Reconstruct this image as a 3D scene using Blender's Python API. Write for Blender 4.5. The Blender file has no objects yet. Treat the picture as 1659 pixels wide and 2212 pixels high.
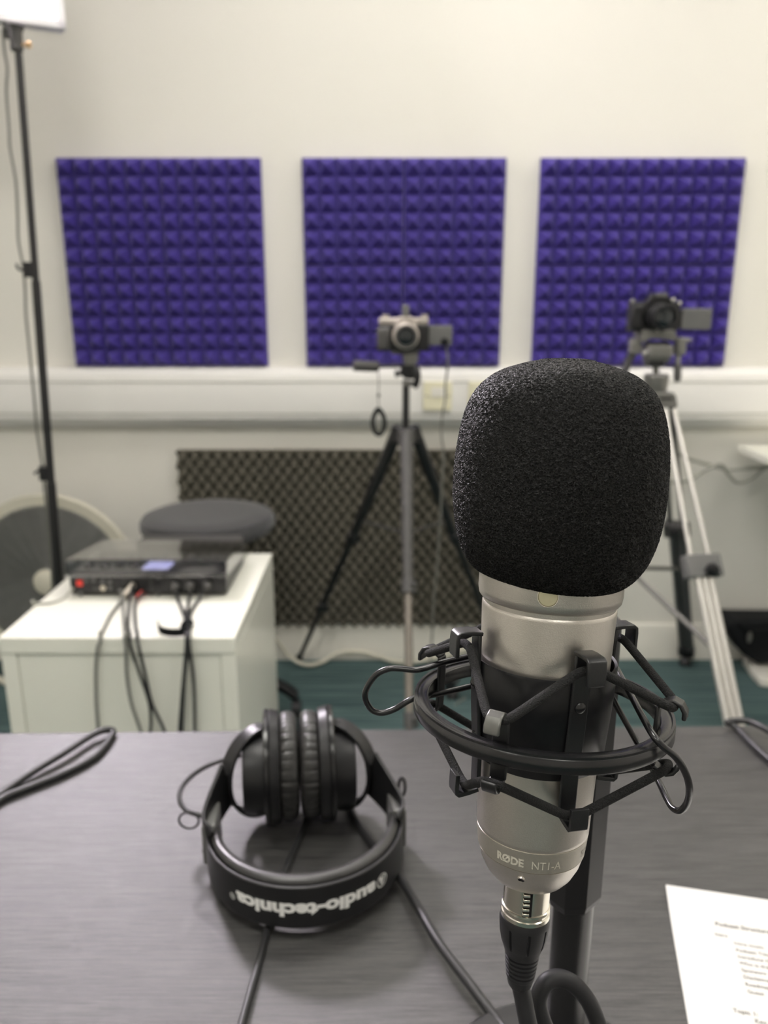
import bpy, bmesh, math, random
from mathutils import Vector, Matrix
random.seed(7)
S = bpy.context.scene
COL = S.collection
R = math.radians
V = Vector

# ------------------------------------------------------------------ camera
F_PX, CX, CY = 1700.0, 829.5, 1106.0
PITCH = R(14.86)
CAM = V((0, 0, 1.185))
FW = V((0, math.cos(PITCH), -math.sin(PITCH)))
UP = V((0, math.sin(PITCH), math.cos(PITCH)))
RT = V((1, 0, 0))
cd = bpy.data.cameras.new('camera')
cam = bpy.data.objects.new('camera', cd); COL.objects.link(cam)
cam.location = CAM
cam.rotation_euler = (R(90) - PITCH, 0, 0)
cd.sensor_fit = 'VERTICAL'; cd.sensor_height = 36.0; cd.sensor_width = 27.0
cd.lens = 36.0 * F_PX / 2212.0
cd.clip_start = 0.02; cd.clip_end = 20
cd.dof.use_dof = True
cd.dof.focus_distance = 0.285
cd.dof.aperture_fstop = 11.0
S.camera = cam

# ------------------------------------------------------------------ world, lights, exposure
w = bpy.data.worlds.new('world'); S.world = w; w.use_nodes = True
w.node_tree.nodes['Background'].inputs[0].default_value = (0.9, 0.93, 1, 1)
w.node_tree.nodes['Background'].inputs[1].default_value = 0.15
S.view_settings.view_transform = 'Standard'
S.view_settings.look = 'None'
S.view_settings.exposure = -0.2
S.view_settings.gamma = 1
S.view_settings.use_curve_mapping = False
CEIL = 2.75
CEIL_POWER = 15.5
PANEL_POWER = 260.0
CEIL_SPOTS = [(0.15, 1.60), (1.75, 1.60), (-0.35, 0.2), (1.5, 0.1), (-1.3, -1.3), (0.4, -1.4)]  # last two are fill lights added behind the camera to brighten front faces
CEIL_FACT = [0.85, 0.8, 1.6, 0.8, 1.0, 1.0]


def PY(px, py, Y):
    """world point seen at photograph pixel px,py lying at distance Y from the camera"""
    d = FW + RT * ((px - CX) / F_PX) - UP * ((py - CY) / F_PX)
    return CAM + d * (Y / d.y)


def PZ(px, py, Z):
    d = FW + RT * ((px - CX) / F_PX) - UP * ((py - CY) / F_PX)
    return CAM + d * ((Z - CAM.z) / d.z)


# ------------------------------------------------------------------ materials
def mat(name, col, rough=0.5, metal=0.0, var=0.06, vscale=30, bump=0.0, bscale=200, spec=0.5,
        stretch=(1, 1, 1), coat=0.0, emit=None, trans=0.0, sheen=0.0):
    m = bpy.data.materials.new(name); m.use_nodes = True
    n = m.node_tree.nodes; l = m.node_tree.links
    b = n['Principled BSDF']
    b.inputs['Roughness'].default_value = rough
    b.inputs['Metallic'].default_value = metal
    b.inputs['Specular IOR Level'].default_value = spec
    b.inputs['Coat Weight'].default_value = coat
    b.inputs['Sheen Weight'].default_value = sheen
    b.inputs['Transmission Weight'].default_value = trans
    tc = n.new('ShaderNodeTexCoord'); mp = n.new('ShaderNodeMapping')
    mp.inputs['Scale'].default_value = stretch
    l.new(tc.outputs['Object'], mp.inputs[0])
    nz = n.new('ShaderNodeTexNoise'); nz.inputs['Scale'].default_value = vscale
    nz.inputs['Detail'].default_value = 4
    l.new(mp.outputs[0], nz.inputs['Vector'])
    cr = n.new('ShaderNodeValToRGB')
    cr.color_ramp.elements[0].position = 0.3; cr.color_ramp.elements[1].position = 0.7
    cr.color_ramp.elements[0].color = tuple(c * (1 - var) for c in col) + (1,)
    cr.color_ramp.elements[1].color = tuple(min(1, c * (1 + var)) for c in col) + (1,)
    l.new(nz.outputs['Fac'], cr.inputs[0])
    l.new(cr.outputs[0], b.inputs['Base Color'])
    if bump:
        n2 = n.new('ShaderNodeTexNoise'); n2.inputs['Scale'].default_value = bscale
        n2.inputs['Detail'].default_value = 3
        l.new(mp.outputs[0], n2.inputs['Vector'])
        bp = n.new('ShaderNodeBump'); bp.inputs['Strength'].default_value = bump
        bp.inputs['Distance'].default_value = 0.001
        l.new(n2.outputs['Fac'], bp.inputs['Height']); l.new(bp.outputs[0], b.inputs['Normal'])
    if emit:
        b.inputs['Emission Color'].default_value = tuple(emit[0]) + (1,)
        b.inputs['Emission Strength'].default_value = emit[1]
    return m


def wood_mat():
    m = bpy.data.materials.new('black_brown_wood'); m.use_nodes = True
    n = m.node_tree.nodes; l = m.node_tree.links; b = n['Principled BSDF']
    tc = n.new('ShaderNodeTexCoord'); mp = n.new('ShaderNodeMapping')
    mp.inputs['Scale'].default_value = (5, 130, 5); mp.inputs['Rotation'].default_value = (0, 0, R(1.2))
    l.new(tc.outputs['Object'], mp.inputs[0])
    a = n.new('ShaderNodeTexNoise'); a.inputs['Scale'].default_value = 5; a.inputs['Detail'].default_value = 6
    a.inputs['Roughness'].default_value = 0.75
    l.new(mp.outputs[0], a.inputs['Vector'])
    mp2 = n.new('ShaderNodeMapping'); mp2.inputs['Scale'].default_value = (1, 6, 1)
    l.new(tc.outputs['Object'], mp2.inputs[0])
    c = n.new('ShaderNodeTexNoise'); c.inputs['Scale'].default_value = 3; c.inputs['Detail'].default_value = 3
    l.new(mp2.outputs[0], c.inputs['Vector'])
    cr = n.new('ShaderNodeValToRGB')
    cr.color_ramp.elements[0].position = 0.40; cr.color_ramp.elements[0].color = (0.012, 0.0115, 0.0115, 1)
    cr.color_ramp.elements[1].position = 0.62; cr.color_ramp.elements[1].color = (0.056, 0.054, 0.052, 1)
    l.new(a.outputs['Fac'], cr.inputs[0])
    mx = n.new('ShaderNodeMix'); mx.data_type = 'RGBA'; mx.blend_type = 'MULTIPLY'
    mx.inputs[0].default_value = 0.35
    l.new(cr.outputs[0], mx.inputs[6]); l.new(c.outputs['Color'], mx.inputs[7])
    l.new(cr.outputs[0], b.inputs['Base Color'])
    mr = n.new('ShaderNodeMapRange'); mr.inputs['To Min'].default_value = 0.24; mr.inputs['To Max'].default_value = 0.42
    l.new(a.outputs['Fac'], mr.inputs[0]); l.new(mr.outputs[0], b.inputs['Roughness'])
    b.inputs['Specular IOR Level'].default_value = 0.75
    bp = n.new('ShaderNodeBump'); bp.inputs['Strength'].default_value = 0.5; bp.inputs['Distance'].default_value = 0.0008
    l.new(a.outputs['Fac'], bp.inputs['Height']); l.new(bp.outputs[0], b.inputs['Normal'])
    return m


def carpet_mat():
    m = bpy.data.materials.new('teal_carpet'); m.use_nodes = True
    n = m.node_tree.nodes; l = m.node_tree.links; b = n['Principled BSDF']
    tc = n.new('ShaderNodeTexCoord'); mp = n.new('ShaderNodeMapping')
    mp.inputs['Scale'].default_value = (1.5, 40, 1)
    l.new(tc.outputs['Object'], mp.inputs[0])
    a = n.new('ShaderNodeTexNoise'); a.inputs['Scale'].default_value = 2.2; a.inputs['Detail'].default_value = 5
    l.new(mp.outputs[0], a.inputs['Vector'])
    cr = n.new('ShaderNodeValToRGB')
    cr.color_ramp.elements[0].position = 0.35; cr.color_ramp.elements[0].color = (0.048, 0.080, 0.083, 1)
    cr.color_ramp.elements[1].position = 0.66; cr.color_ramp.elements[1].color = (0.115, 0.175, 0.170, 1)
    l.new(a.outputs['Fac'], cr.inputs[0]); l.new(cr.outputs[0], b.inputs['Base Color'])
    b.inputs['Roughness'].default_value = 0.95; b.inputs['Specular IOR Level'].default_value = 0.1
    f = n.new('ShaderNodeTexNoise'); f.inputs['Scale'].default_value = 400
    l.new(tc.outputs['Object'], f.inputs['Vector'])
    bp = n.new('ShaderNodeBump'); bp.inputs['Strength'].default_value = 0.6; bp.inputs['Distance'].default_value = 0.003
    l.new(f.outputs['Fac'], bp.inputs['Height']); l.new(bp.outputs[0], b.inputs['Normal'])
    return m


def sponge_mat():
    m = bpy.data.materials.new('black_open_cell_foam'); m.use_nodes = True
    n = m.node_tree.nodes; l = m.node_tree.links; b = n['Principled BSDF']
    tc = n.new('ShaderNodeTexCoord')
    v = n.new('ShaderNodeTexVoronoi'); v.feature = 'DISTANCE_TO_EDGE'; v.inputs['Scale'].default_value = 1100
    v.inputs['Randomness'].default_value = 1
    nz = n.new('ShaderNodeTexNoise'); nz.inputs['Scale'].default_value = 700; nz.inputs['Detail'].default_value = 2
    l.new(tc.outputs['Object'], nz.inputs['Vector'])
    ad = n.new('ShaderNodeMix'); ad.data_type = 'RGBA'; ad.blend_type = 'ADD'; ad.inputs[0].default_value = 0.0012
    l.new(tc.outputs['Object'], ad.inputs[6]); l.new(nz.outputs['Color'], ad.inputs[7])
    l.new(ad.outputs[2], v.inputs['Vector'])
    cr = n.new('ShaderNodeValToRGB')
    cr.color_ramp.elements[0].position = 0.02; cr.color_ramp.elements[0].color = (0.048, 0.047, 0.047, 1)
    cr.color_ramp.elements[1].position = 0.16; cr.color_ramp.elements[1].color = (0.0015, 0.0015, 0.0015, 1)
    l.new(v.outputs['Distance'], cr.inputs[0]); l.new(cr.outputs[0], b.inputs['Base Color'])
    b.inputs['Roughness'].default_value = 0.5; b.inputs['Specular IOR Level'].default_value = 0.22
    mr = n.new('ShaderNodeMapRange'); mr.inputs['From Max'].default_value = 0.2
    mr.inputs['To Min'].default_value = 1; mr.inputs['To Max'].default_value = 0
    l.new(v.outputs['Distance'], mr.inputs[0])
    bp = n.new('ShaderNodeBump'); bp.inputs['Strength'].default_value = 1.0; bp.inputs['Distance'].default_value = 0.0016
    l.new(mr.outputs[0], bp.inputs['Height']); l.new(bp.outputs[0], b.inputs['Normal'])
    return m


M = dict(
    wall=mat('wall_paint', (0.785, 0.765, 0.70), 0.7, var=0.012, vscale=3, bump=0.05, bscale=300, spec=0.2),
    ceil=mat('ceiling_paint', (0.84, 0.83, 0.79), 0.8, var=0.01, vscale=3),
    trunk=mat('white_plastic_trunking', (0.82, 0.805, 0.77), 0.35, var=0.01, vscale=5),
    skirt=mat('gloss_white_skirting', (0.80, 0.775, 0.70), 0.35, var=0.01),
    socket=mat('cream_plastic', (0.80, 0.76, 0.56), 0.35, var=0.02),
    carpet=carpet_mat(), wood=wood_mat(), sponge=sponge_mat(),
    purple=mat('purple_foam', (0.055, 0.036, 0.245), 0.85, var=0.10, vscale=60, bump=0.3, bscale=500, spec=0.15, sheen=0.15),
    eggfoam=mat('charcoal_foam', (0.118, 0.110, 0.088), 0.9, var=0.12, vscale=60, bump=0.3, bscale=500, spec=0.1),
    cab=mat('white_laminate', (0.86, 0.855, 0.76), 0.22, var=0.012, vscale=4),
    nickel=mat('satin_nickel', (0.60, 0.565, 0.515), 0.36, metal=0.92, var=0.02, vscale=800, bump=0.10, bscale=2500),
    engrave=mat('etched_band_nickel', (0.47, 0.445, 0.39), 0.5, metal=0.85, var=0.02, vscale=800),
    etch=mat('pale_etched_lettering', (0.66, 0.63, 0.54), 0.6, metal=0.3, var=0.02),
    etchdark=mat('grey_etched_lettering', (0.30, 0.28, 0.24), 0.6, metal=0.3, var=0.02),
    gold=mat('gold_dot_enamel', (0.62, 0.58, 0.40), 0.35, metal=0.8, var=0.03),
    chrome=mat('bright_nickel', (0.80, 0.76, 0.66), 0.16, metal=1.0, var=0.02),
    blackgloss=mat('black_gloss_enamel', (0.008, 0.008, 0.009), 0.25, var=0.1, spec=0.6, bump=0.04, bscale=900),
    blackmetal=mat('black_satin_metal', (0.010, 0.010, 0.011), 0.33, var=0.1, spec=0.6, bump=0.05, bscale=1500),
    clamp=mat('black_clamp_sleeve', (0.008, 0.008, 0.009), 0.33, var=0.2, vscale=400, spec=0.35),
    rubber=mat('black_rubber', (0.018, 0.018, 0.020), 0.5, var=0.1, spec=0.4),
    cable=mat('black_cable', (0.016, 0.016, 0.017), 0.42, var=0.1, spec=0.5),
    elastic=mat('black_woven_elastic', (0.014, 0.014, 0.014), 0.75, var=0.5, vscale=1800, bump=0.9, bscale=2200, spec=0.3),
    plastic=mat('black_matt_plastic', (0.010, 0.010, 0.011), 0.38, var=0.08, spec=0.45, bump=0.04, bscale=2000),
    leather=mat('black_soft_leatherette', (0.022, 0.0215, 0.021), 0.34, var=0.1, vscale=200, bump=0.2, bscale=700, spec=0.6),
    inner=mat('black_inner_band', (0.006, 0.006, 0.007), 0.6, var=0.1, spec=0.3),
    greyhook=mat('grey_hook_metal', (0.16, 0.16, 0.15), 0.32, metal=0.6, var=0.08, vscale=300),  # lighter grey for one upper and one lower ring hook
    print=mat('white_print', (0.80, 0.80, 0.78), 0.5, var=0.02),
    paper=mat('white_paper', (0.60, 0.595, 0.57), 0.6, var=0.006, vscale=10),
    ink=mat('grey_toner', (0.16, 0.155, 0.14), 0.7, var=0.05),
    greyslider=mat('satin_grey_slider', (0.15, 0.15, 0.145), 0.3, metal=0.3, var=0.04),
    greymetal=mat('grey_anodised_metal', (0.20, 0.195, 0.18), 0.45, metal=0.4, var=0.05),
    legsilver=mat('silver_tripod_tube', (0.62, 0.60, 0.56), 0.35, metal=0.7, var=0.03),
    leggrey=mat('grey_tripod_tube', (0.10, 0.10, 0.10), 0.4, metal=0.3, var=0.05),
    bronze=mat('warm_grey_tube', (0.19, 0.17, 0.145), 0.4, metal=0.5, var=0.05),
    darkgrey=mat('dark_grey_plastic', (0.060, 0.058, 0.055), 0.5, var=0.08),
    midgrey=mat('mid_grey_plastic', (0.13, 0.13, 0.125), 0.5, var=0.04),
    camsilver=mat('camera_silver', (0.42, 0.38, 0.34), 0.35, metal=0.6, var=0.04),
    glass=mat('dark_lens_glass', (0.01, 0.015, 0.018), 0.05, var=0.0, spec=0.8),
    fabric=mat('charcoal_seat_fabric', (0.052, 0.052, 0.054), 0.9, var=0.12, vscale=400, bump=0.4, bscale=900, spec=0.15, sheen=0.3),
    fanrim=mat('cream_fan_plastic', (0.66, 0.63, 0.52), 0.4, var=0.02),
    fangrille=mat('grey_fan_wire', (0.24, 0.24, 0.23), 0.45, metal=0.3, var=0.05),
    fanblade=mat('grey_fan_blade', (0.16, 0.165, 0.16), 0.45, var=0.05),
    acrylic=mat('clear_acrylic', (0.95, 0.95, 0.97), 0.06, var=0.0, trans=1.0),
    red=mat('red_plastic', (0.75, 0.045, 0.03), 0.4, var=0.03),
    tan=mat('light_metal_plug', (0.55, 0.50, 0.42), 0.35, metal=0.6, var=0.03),
    greycable=mat('grey_cable', (0.17, 0.17, 0.15), 0.5, var=0.05),
    palecable=mat('pale_grey_cable', (0.36, 0.36, 0.31), 0.5, var=0.05),
    creamcable=mat('cream_cable', (0.66, 0.63, 0.52), 0.5, var=0.03),
    brass=mat('brass_screw', (0.70, 0.48, 0.25), 0.35, metal=0.8, var=0.03),
    lightframe=mat('glow_white_frame', (0.86, 0.84, 0.86), 0.4, metal=0.0, var=0.02),  # colour brightened to carry the LED panel's glow over its frame
    led=mat('led_diffuser', (0.9, 0.9, 0.9), 0.5, var=0.0, emit=((1.0, 0.91, 1.0), PANEL_POWER)),
    screen=mat('blue_glow_screen', (0.1, 0.1, 0.12), 0.2, var=0.0, emit=((0.55, 0.55, 1.0), 0.8)),  # bluish emission imitates the LED panel's reflection on the mixer
    bag=mat('black_nylon', (0.008, 0.009, 0.010), 0.7, var=0.2, bump=0.3, bscale=300, spec=0.2),
)


# ------------------------------------------------------------------ mesh helpers
class MB:
    def __init__(self):
        self.v = []; self.f = []

    def add(self, vs, fs):
        o = len(self.v); self.v += [V(p) for p in vs]
        self.f += [tuple(i + o for i in f) for f in fs]
        return self

    def box(self, c, s, rot=None):
        c = V(c); hx, hy, hz = s[0] / 2, s[1] / 2, s[2] / 2
        vs = [V((x, y, z)) for x in (-hx, hx) for y in (-hy, hy) for z in (-hz, hz)]
        if rot is not None: vs = [rot @ p for p in vs]
        return self.add([c + p for p in vs], [(0, 1, 3, 2), (4, 6, 7, 5), (0, 4, 5, 1), (2, 3, 7, 6), (0, 2, 6, 4), (1, 5, 7, 3)])

    def box2(self, a, b):
        a = V(a); b = V(b)
        return self.box((a + b) / 2, [abs(b[i] - a[i]) for i in range(3)])

    def lathe(self, o, ax, prof, n=48, caps=True):
        """prof: (t along ax, radius)"""
        o = V(o); ax = V(ax).normalized()
        e1 = ax.cross(V((0, 0, 1)) if abs(ax.z) < 0.9 else V((1, 0, 0))).normalized(); e2 = ax.cross(e1)
        vs = []; fs = []
        for t, r in prof:
            for k in range(n):
                a = 2 * math.pi * k / n
                vs.append(o + ax * t + (e1 * math.cos(a) + e2 * math.sin(a)) * r)
        for i in range(len(prof) - 1):
            for k in range(n):
                k2 = (k + 1) % n
                fs.append((i * n + k, i * n + k2, (i + 1) * n + k2, (i + 1) * n + k))
        if caps:
            fs.append(tuple(range(n))[::-1]); m = (len(prof) - 1) * n; fs.append(tuple(range(m, m + n)))
        return self.add(vs, fs)

    def cyl(self, p, q, r, r2=None, n=20):
        p = V(p); q = V(q)
        return self.lathe(p, q - p, [(0, r), ((q - p).length, r if r2 is None else r2)], n)

    def sweep(self, pts, sec, closed=False, up=None):
        """sec: list of (a,b) offsets; a along side, b along up"""
        pts = [V(p) for p in pts]; n = len(pts); m = len(sec(0)) if callable(sec) else len(sec)
        tans = []
        for i in range(n):
            if closed: t = pts[(i + 1) % n] - pts[i - 1]
            else: t = pts[min(i + 1, n - 1)] - pts[max(i - 1, 0)]
            tans.append(t.normalized())
        u = up(0) if callable(up) else (V(up) if up is not None else None)
        if u is None:
            u = V((0, 0, 1)) if abs(tans[0].z) < 0.9 else V((1, 0, 0))
        vs = []; prev = u
        for i in range(n):
            t = tans[i]
            uu = up(i) if callable(up) else (V(up) if up is not None else prev)
            uu = (uu - t * uu.dot(t))
            if uu.length < 1e-6: uu = prev
            uu.normalize(); prev = uu
            s = t.cross(uu)
            for a, b in (sec(i) if callable(sec) else sec):
                vs.append(pts[i] + s * a + uu * b)
        fs = []
        for i in range(n if closed else n - 1):
            j = (i + 1) % n
            for k in range(m):
                k2 = (k + 1) % m
                fs.append((i * m + k, i * m + k2, j * m + k2, j * m + k))
        if not closed:
            fs.append(tuple(range(m))[::-1]); fs.append(tuple(range((n - 1) * m, n * m)))
        return self.add(vs, fs)

    def tube(self, pts, r, n=12, closed=False, smooth=True, step=8):
        if smooth: pts = spline(pts, step, closed)
        sec = [(r * math.cos(2 * math.pi * k / n), r * math.sin(2 * math.pi * k / n)) for k in range(n)]
        return self.sweep(pts, sec, closed)

    def prism(self, poly, d):
        """poly: world points of a planar outline, d: extrusion vector"""
        n = len(poly); d = V(d)
        vs = [V(p) for p in poly] + [V(p) + d for p in poly]
        fs = [tuple(range(n))[::-1], tuple(range(n, 2 * n))] + [(i, (i + 1) % n, n + (i + 1) % n, n + i) for i in range(n)]
        return self.add(vs, fs)

    def sphere(self, c, r, n=20, m=12):
        rr = r if isinstance(r, (tuple, list)) else (r, r, r)
        vs = [V(c) + V((0, 0, -rr[2]))]; fs = []
        for i in range(1, m):
            a = -math.pi / 2 + math.pi * i / m
            for k in range(n):
                b = 2 * math.pi * k / n
                vs.append(V(c) + V((rr[0] * math.cos(a) * math.cos(b), rr[1] * math.cos(a) * math.sin(b), rr[2] * math.sin(a))))
        vs.append(V(c) + V((0, 0, rr[2]))); L = len(vs) - 1
        for k in range(n):
            k2 = (k + 1) % n
            fs.append((0, 1 + k2, 1 + k)); fs.append((L, L - n + k, L - n + k2))
        for i in range(m - 2):
            for k in range(n):
                k2 = (k + 1) % n
                fs.append((1 + i * n + k, 1 + i * n + k2, 1 + (i + 1) * n + k2, 1 + (i + 1) * n + k))
        return self.add(vs, fs)

    def build(self, name, m, parent=None, bevel=0, origin=None, ang=35, seg=3, subsurf=0):
        me = bpy.data.meshes.new(name)
        off = WP[parent.name] if parent is not None else (V(origin) if origin is not None else self.base())
        me.from_pydata([tuple(p - off) for p in self.v], [], self.f); me.update()
        bm = bmesh.new(); bm.from_mesh(me)
        bmesh.ops.recalc_face_normals(bm, faces=bm.faces)
        bm.to_mesh(me); bm.free()
        me.polygons.foreach_set('use_smooth', [True] * len(me.polygons))
        me.set_sharp_from_angle(angle=R(ang))
        me.materials.append(M[m] if isinstance(m, str) else m)
        o = bpy.data.objects.new(name, me); COL.objects.link(o)
        if parent is not None: o.parent = parent
        else: o.location = off
        WP[o.name] = off.copy()
        if subsurf:
            s = o.modifiers.new('subdivision', 'SUBSURF'); s.levels = subsurf; s.render_levels = subsurf
        if bevel:
            b = o.modifiers.new('bevel', 'BEVEL'); b.width = bevel; b.segments = seg
            b.limit_method = 'ANGLE'; b.angle_limit = R(40)
        return o

    def base(self):
        xs = [p.x for p in self.v]; ys = [p.y for p in self.v]; zs = [p.z for p in self.v]
        return V(((min(xs) + max(xs)) / 2, (min(ys) + max(ys)) / 2, min(zs)))


WP = {}


def spline(p, step=8, closed=False):
    p = [V(q) for q in p]; n = len(p); out = []
    if n < 3: return p
    for i in range(n if closed else n - 1):
        if closed: a, b, c, d = p[i - 1], p[i], p[(i + 1) % n], p[(i + 2) % n]
        else: a, b, c, d = p[max(i - 1, 0)], p[i], p[i + 1], p[min(i + 2, n - 1)]
        for k in range(step):
            t = k / step
            out.append(0.5 * ((2 * b) + (c - a) * t + (2 * a - 5 * b + 4 * c - d) * t * t + (3 * b - a - 3 * c + d) * t ** 3))
    if not closed: out.append(p[-1])
    return out


def tag(o, label=None, cat=None, group=None, kind=None):
    if label: o['label'] = label
    if cat: o['category'] = cat
    if group: o['group'] = group
    if kind: o['kind'] = kind
    return o


def thing(name, loc, label, cat, group=None):
    o = bpy.data.objects.new(name, None); COL.objects.link(o)
    o.empty_display_size = 0.05; o.location = loc; WP[o.name] = V(loc)
    return tag(o, label, cat, group)


def text_geo(s, size, bold=0.0, align='LEFT', res=3):
    cu = bpy.data.curves.new('t', 'FONT'); cu.body = s; cu.size = size; cu.offset = bold
    cu.align_x = align; cu.resolution_u = res
    ob = bpy.data.objects.new('t', cu); COL.objects.link(ob)
    bpy.context.view_layer.update()
    me = ob.evaluated_get(bpy.context.evaluated_depsgraph_get()).to_mesh()
    vs = [V(v.co) for v in me.vertices]; fs = [tuple(p.vertices) for p in me.polygons]
    ob.evaluated_get(bpy.context.evaluated_depsgraph_get()).to_mesh_clear()
    bpy.data.objects.remove(ob); bpy.data.curves.remove(cu)
    return vs, fs


# ================================================================== room
W = 2.5; XL, XR, YB = -2.3, 2.3, -3.4
def room(name, mb, m, kind='structure', **k):
    return tag(mb.build(name, m, origin=(0, 0, 0), **k), kind=kind)

room('floor', MB().box2((XL, YB, -0.05), (XR, W, 0)), 'carpet')
room('ceiling', MB().box2((XL, YB, CEIL), (XR, W, CEIL + 0.05)), 'ceil')
room('wall_back', MB().box2((XL - .1, W, -0.05), (XR + .1, W + 0.1, CEIL + .05)), 'wall')
room('wall_front', MB().box2((XL - .1, YB - .1, -0.05), (XR + .1, YB, CEIL + .05)), 'wall')
room('wall_left', MB().box2((XL - .1, YB, -0.05), (XL, W, CEIL + .05)), 'wall')
room('wall_right', MB().box2((XR, YB, -0.05), (XR + .1, W, CEIL + .05)), 'wall')
prof = [(0, 0), (0.016, 0), (0.016, 0.118), (0.010, 0.130), (0, 0.130)]
room('baseboard_back', MB().prism([(XL, W - a, b) for a, b in prof], (XR - XL, 0, 0)), 'skirt', bevel=0.002)
# dado trunking along the back wall
prof = [(0, 0.808), (0.030, 0.808), (0.058, 0.836), (0.062, 0.860), (0.062, 0.945), (0.056, 0.972), (0.036, 0.990), (0, 0.994)]
room('trim_1', MB().prism([(XL, W - a, b) for a, b in prof], (XR - XL, 0, 0)), 'trunk', bevel=0.004)
# thin seams of the snap-on lid
room('trim_2', MB().box2((XL, W - 0.0635, 0.852), (XR, W - 0.060, 0.8545)).box2((XL, W - 0.0635, 0.9495), (XR, W - 0.060, 0.952)), 'palecable')

for i, (x, y) in enumerate(CEIL_SPOTS):
    t = thing('ceiling_light', (x, y, CEIL), ['square ceiling light panel in the middle above the tripods', 'square ceiling light panel above the white table at the right wall',
              'square ceiling light panel directly over the desk', 'square ceiling light panel to the right of the desk', 'added fill light panel on the ceiling behind the camera on the left', 'added fill light panel on the ceiling straight behind the camera'][i], 'ceiling light', 'ceiling light panels')
    fr = MB()
    for sx, sy, lx, ly in ((0, .3, .62, .02), (0, -.3, .62, .02), (.3, 0, .02, .58), (-.3, 0, .02, .58)):
        fr.box((x + sx, y + sy, CEIL - 0.006), (lx, ly, 0.012))
    fr.build('frame', 'lightframe', t)
    MB().box((x, y, CEIL - 0.004), (0.58, 0.58, 0.006)).build('diffuser', mat('ceiling_diffuser', (0.9, 0.9, 0.88), 0.5, var=0.0, emit=((1.0, 0.975, 0.90), CEIL_POWER * CEIL_FACT[i])), t)

# ================================================================== purple foam tiles
def foam_tile(name, x0, z0, s, n, h, base, m, label, cat, group, seed):
    rnd = random.Random(seed)
    mb = MB(); c = s / n; y1 = W - 0.001
    def P(x, z, d): return (x0 + x, y1 - d, z0 + z)
    for i in range(n):
        for j in range(n):
            a, b = i * c, j * c
            hh = h * rnd.uniform(0.94, 1.05); ox, oz = rnd.uniform(-.002, .002), rnd.uniform(-.002, .002)
            k = 0.0022
            vs = [P(a, b, base), P(a + c, b, base), P(a + c, b + c, base), P(a, b + c, base),
                  P(a + c/2 - k + ox, b + c/2 - k + oz, base + hh), P(a + c/2 + k + ox, b + c/2 - k + oz, base + hh),
                  P(a + c/2 + k + ox, b + c/2 + k + oz, base + hh), P(a + c/2 - k + ox, b + c/2 + k + oz, base + hh)]
            mb.add(vs, [(0, 1, 5, 4), (1, 2, 6, 5), (2, 3, 7, 6), (3, 0, 4, 7), (4, 5, 6, 7)])
    b = MB().box2(P(0, 0, 0), P(s, s, base)); mb.add(b.v, b.f)
    return tag(mb.build(name, m, ang=20, origin=(x0 + s/2, y1, z0)), label, cat, group)

g = 0.0012
for pi, (x0, pn) in enumerate(((-0.9595, 'left'), (-0.2405, 'middle'), (0.459, 'right'))):
    for r in range(2):
        for c in range(2):
            foam_tile('acoustic_foam_tile', x0 + c * (0.299 + g), 0.9965 + r * (0.299 + g) , 0.2985, 6, 0.037, 0.014, 'purple',
                      'purple pyramid foam tile, %s %s quarter of the %s purple square on the wall' % (('lower', 'upper')[r], ('left', 'right')[c], pn),
                      'acoustic foam tile', 'purple foam tiles on the wall', pi * 4 + r * 2 + c)

# charcoal egg-crate foam below the trunking
def egg_tile(x0, z0, s, label):
    N = 64; vs = []; fs = []
    for j in range(N + 1):
        for i in range(N + 1):
            x = s * i / N; z = s * j / N
            d = 0.014 + 0.032 * (.5 + .5 * math.cos(2 * math.pi * x / 0.0375) * math.cos(2 * math.pi * z / 0.05)) ** 1.5
            vs.append((x0 + x, W - 0.001 - d, z0 + z))
    for j in range(N):
        for i in range(N):
            a = j * (N + 1) + i; fs.append((a, a + 1, a + N + 2, a + N + 1))
    mb = MB().add(vs, fs); mb.box2((x0, W - 0.001, z0), (x0 + s, W - 0.012, z0 + s))
    # edge skirt
    for side in range(4):
        loop = []
        for i in range(N + 1):
            idx = [i, i * (N + 1), N * (N + 1) + i, i * (N + 1) + N][side]
            loop.append(V(vs[idx]))
        back = [V((p.x, W - 0.012, p.z)) for p in loop]
        mb.add(loop + back, [(i, i + 1, N + 2 + i, N + 1 + i) for i in range(N)])
    tag(mb.build('acoustic_foam_tile', 'eggfoam', ang=60, origin=(x0 + s/2, W - .001, z0)), label, 'acoustic foam tile', 'charcoal egg-crate foam tiles below the trunking')

xl = (380 - CX) / F_PX * 2.50 - 0.0
for r in range(2):
    for c in range(4):
        egg_tile(xl + c * 0.2995, 0.1325 + r * 0.2995, 0.2985,
                 'charcoal egg-crate foam tile, %s row, %s from the left' % (('bottom', 'top')[r], ('first', 'second', 'third', 'fourth')[c]))

# sockets on the trunking
for k, (px, lab) in enumerate(((945, 'cream plastic wall socket in plain view beside the tripod column'), (1042, 'cream plastic wall socket mostly hidden behind the foam windscreen'))):
    c = PY(px, 855, W - 0.062); y = W - 0.062
    t = thing('wall_socket', (c.x, y, c.z - 0.043), lab, 'wall socket', 'sockets on the trunking')
    MB().box((c.x, y - 0.0045, c.z), (0.088, 0.009, 0.088)).build('faceplate', 'socket', t, bevel=0.003)
    MB().box((c.x, y - 0.010, c.z + 0.012), (0.040, 0.003, 0.030)).build('module', 'skirt', t, bevel=0.001)
    for sx in (-0.034, 0.034):
        MB().cyl((c.x + sx, y - 0.0085, c.z), (c.x + sx, y - 0.0105, c.z), 0.0028, n=12).build('screw', 'greymetal', t)

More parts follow.
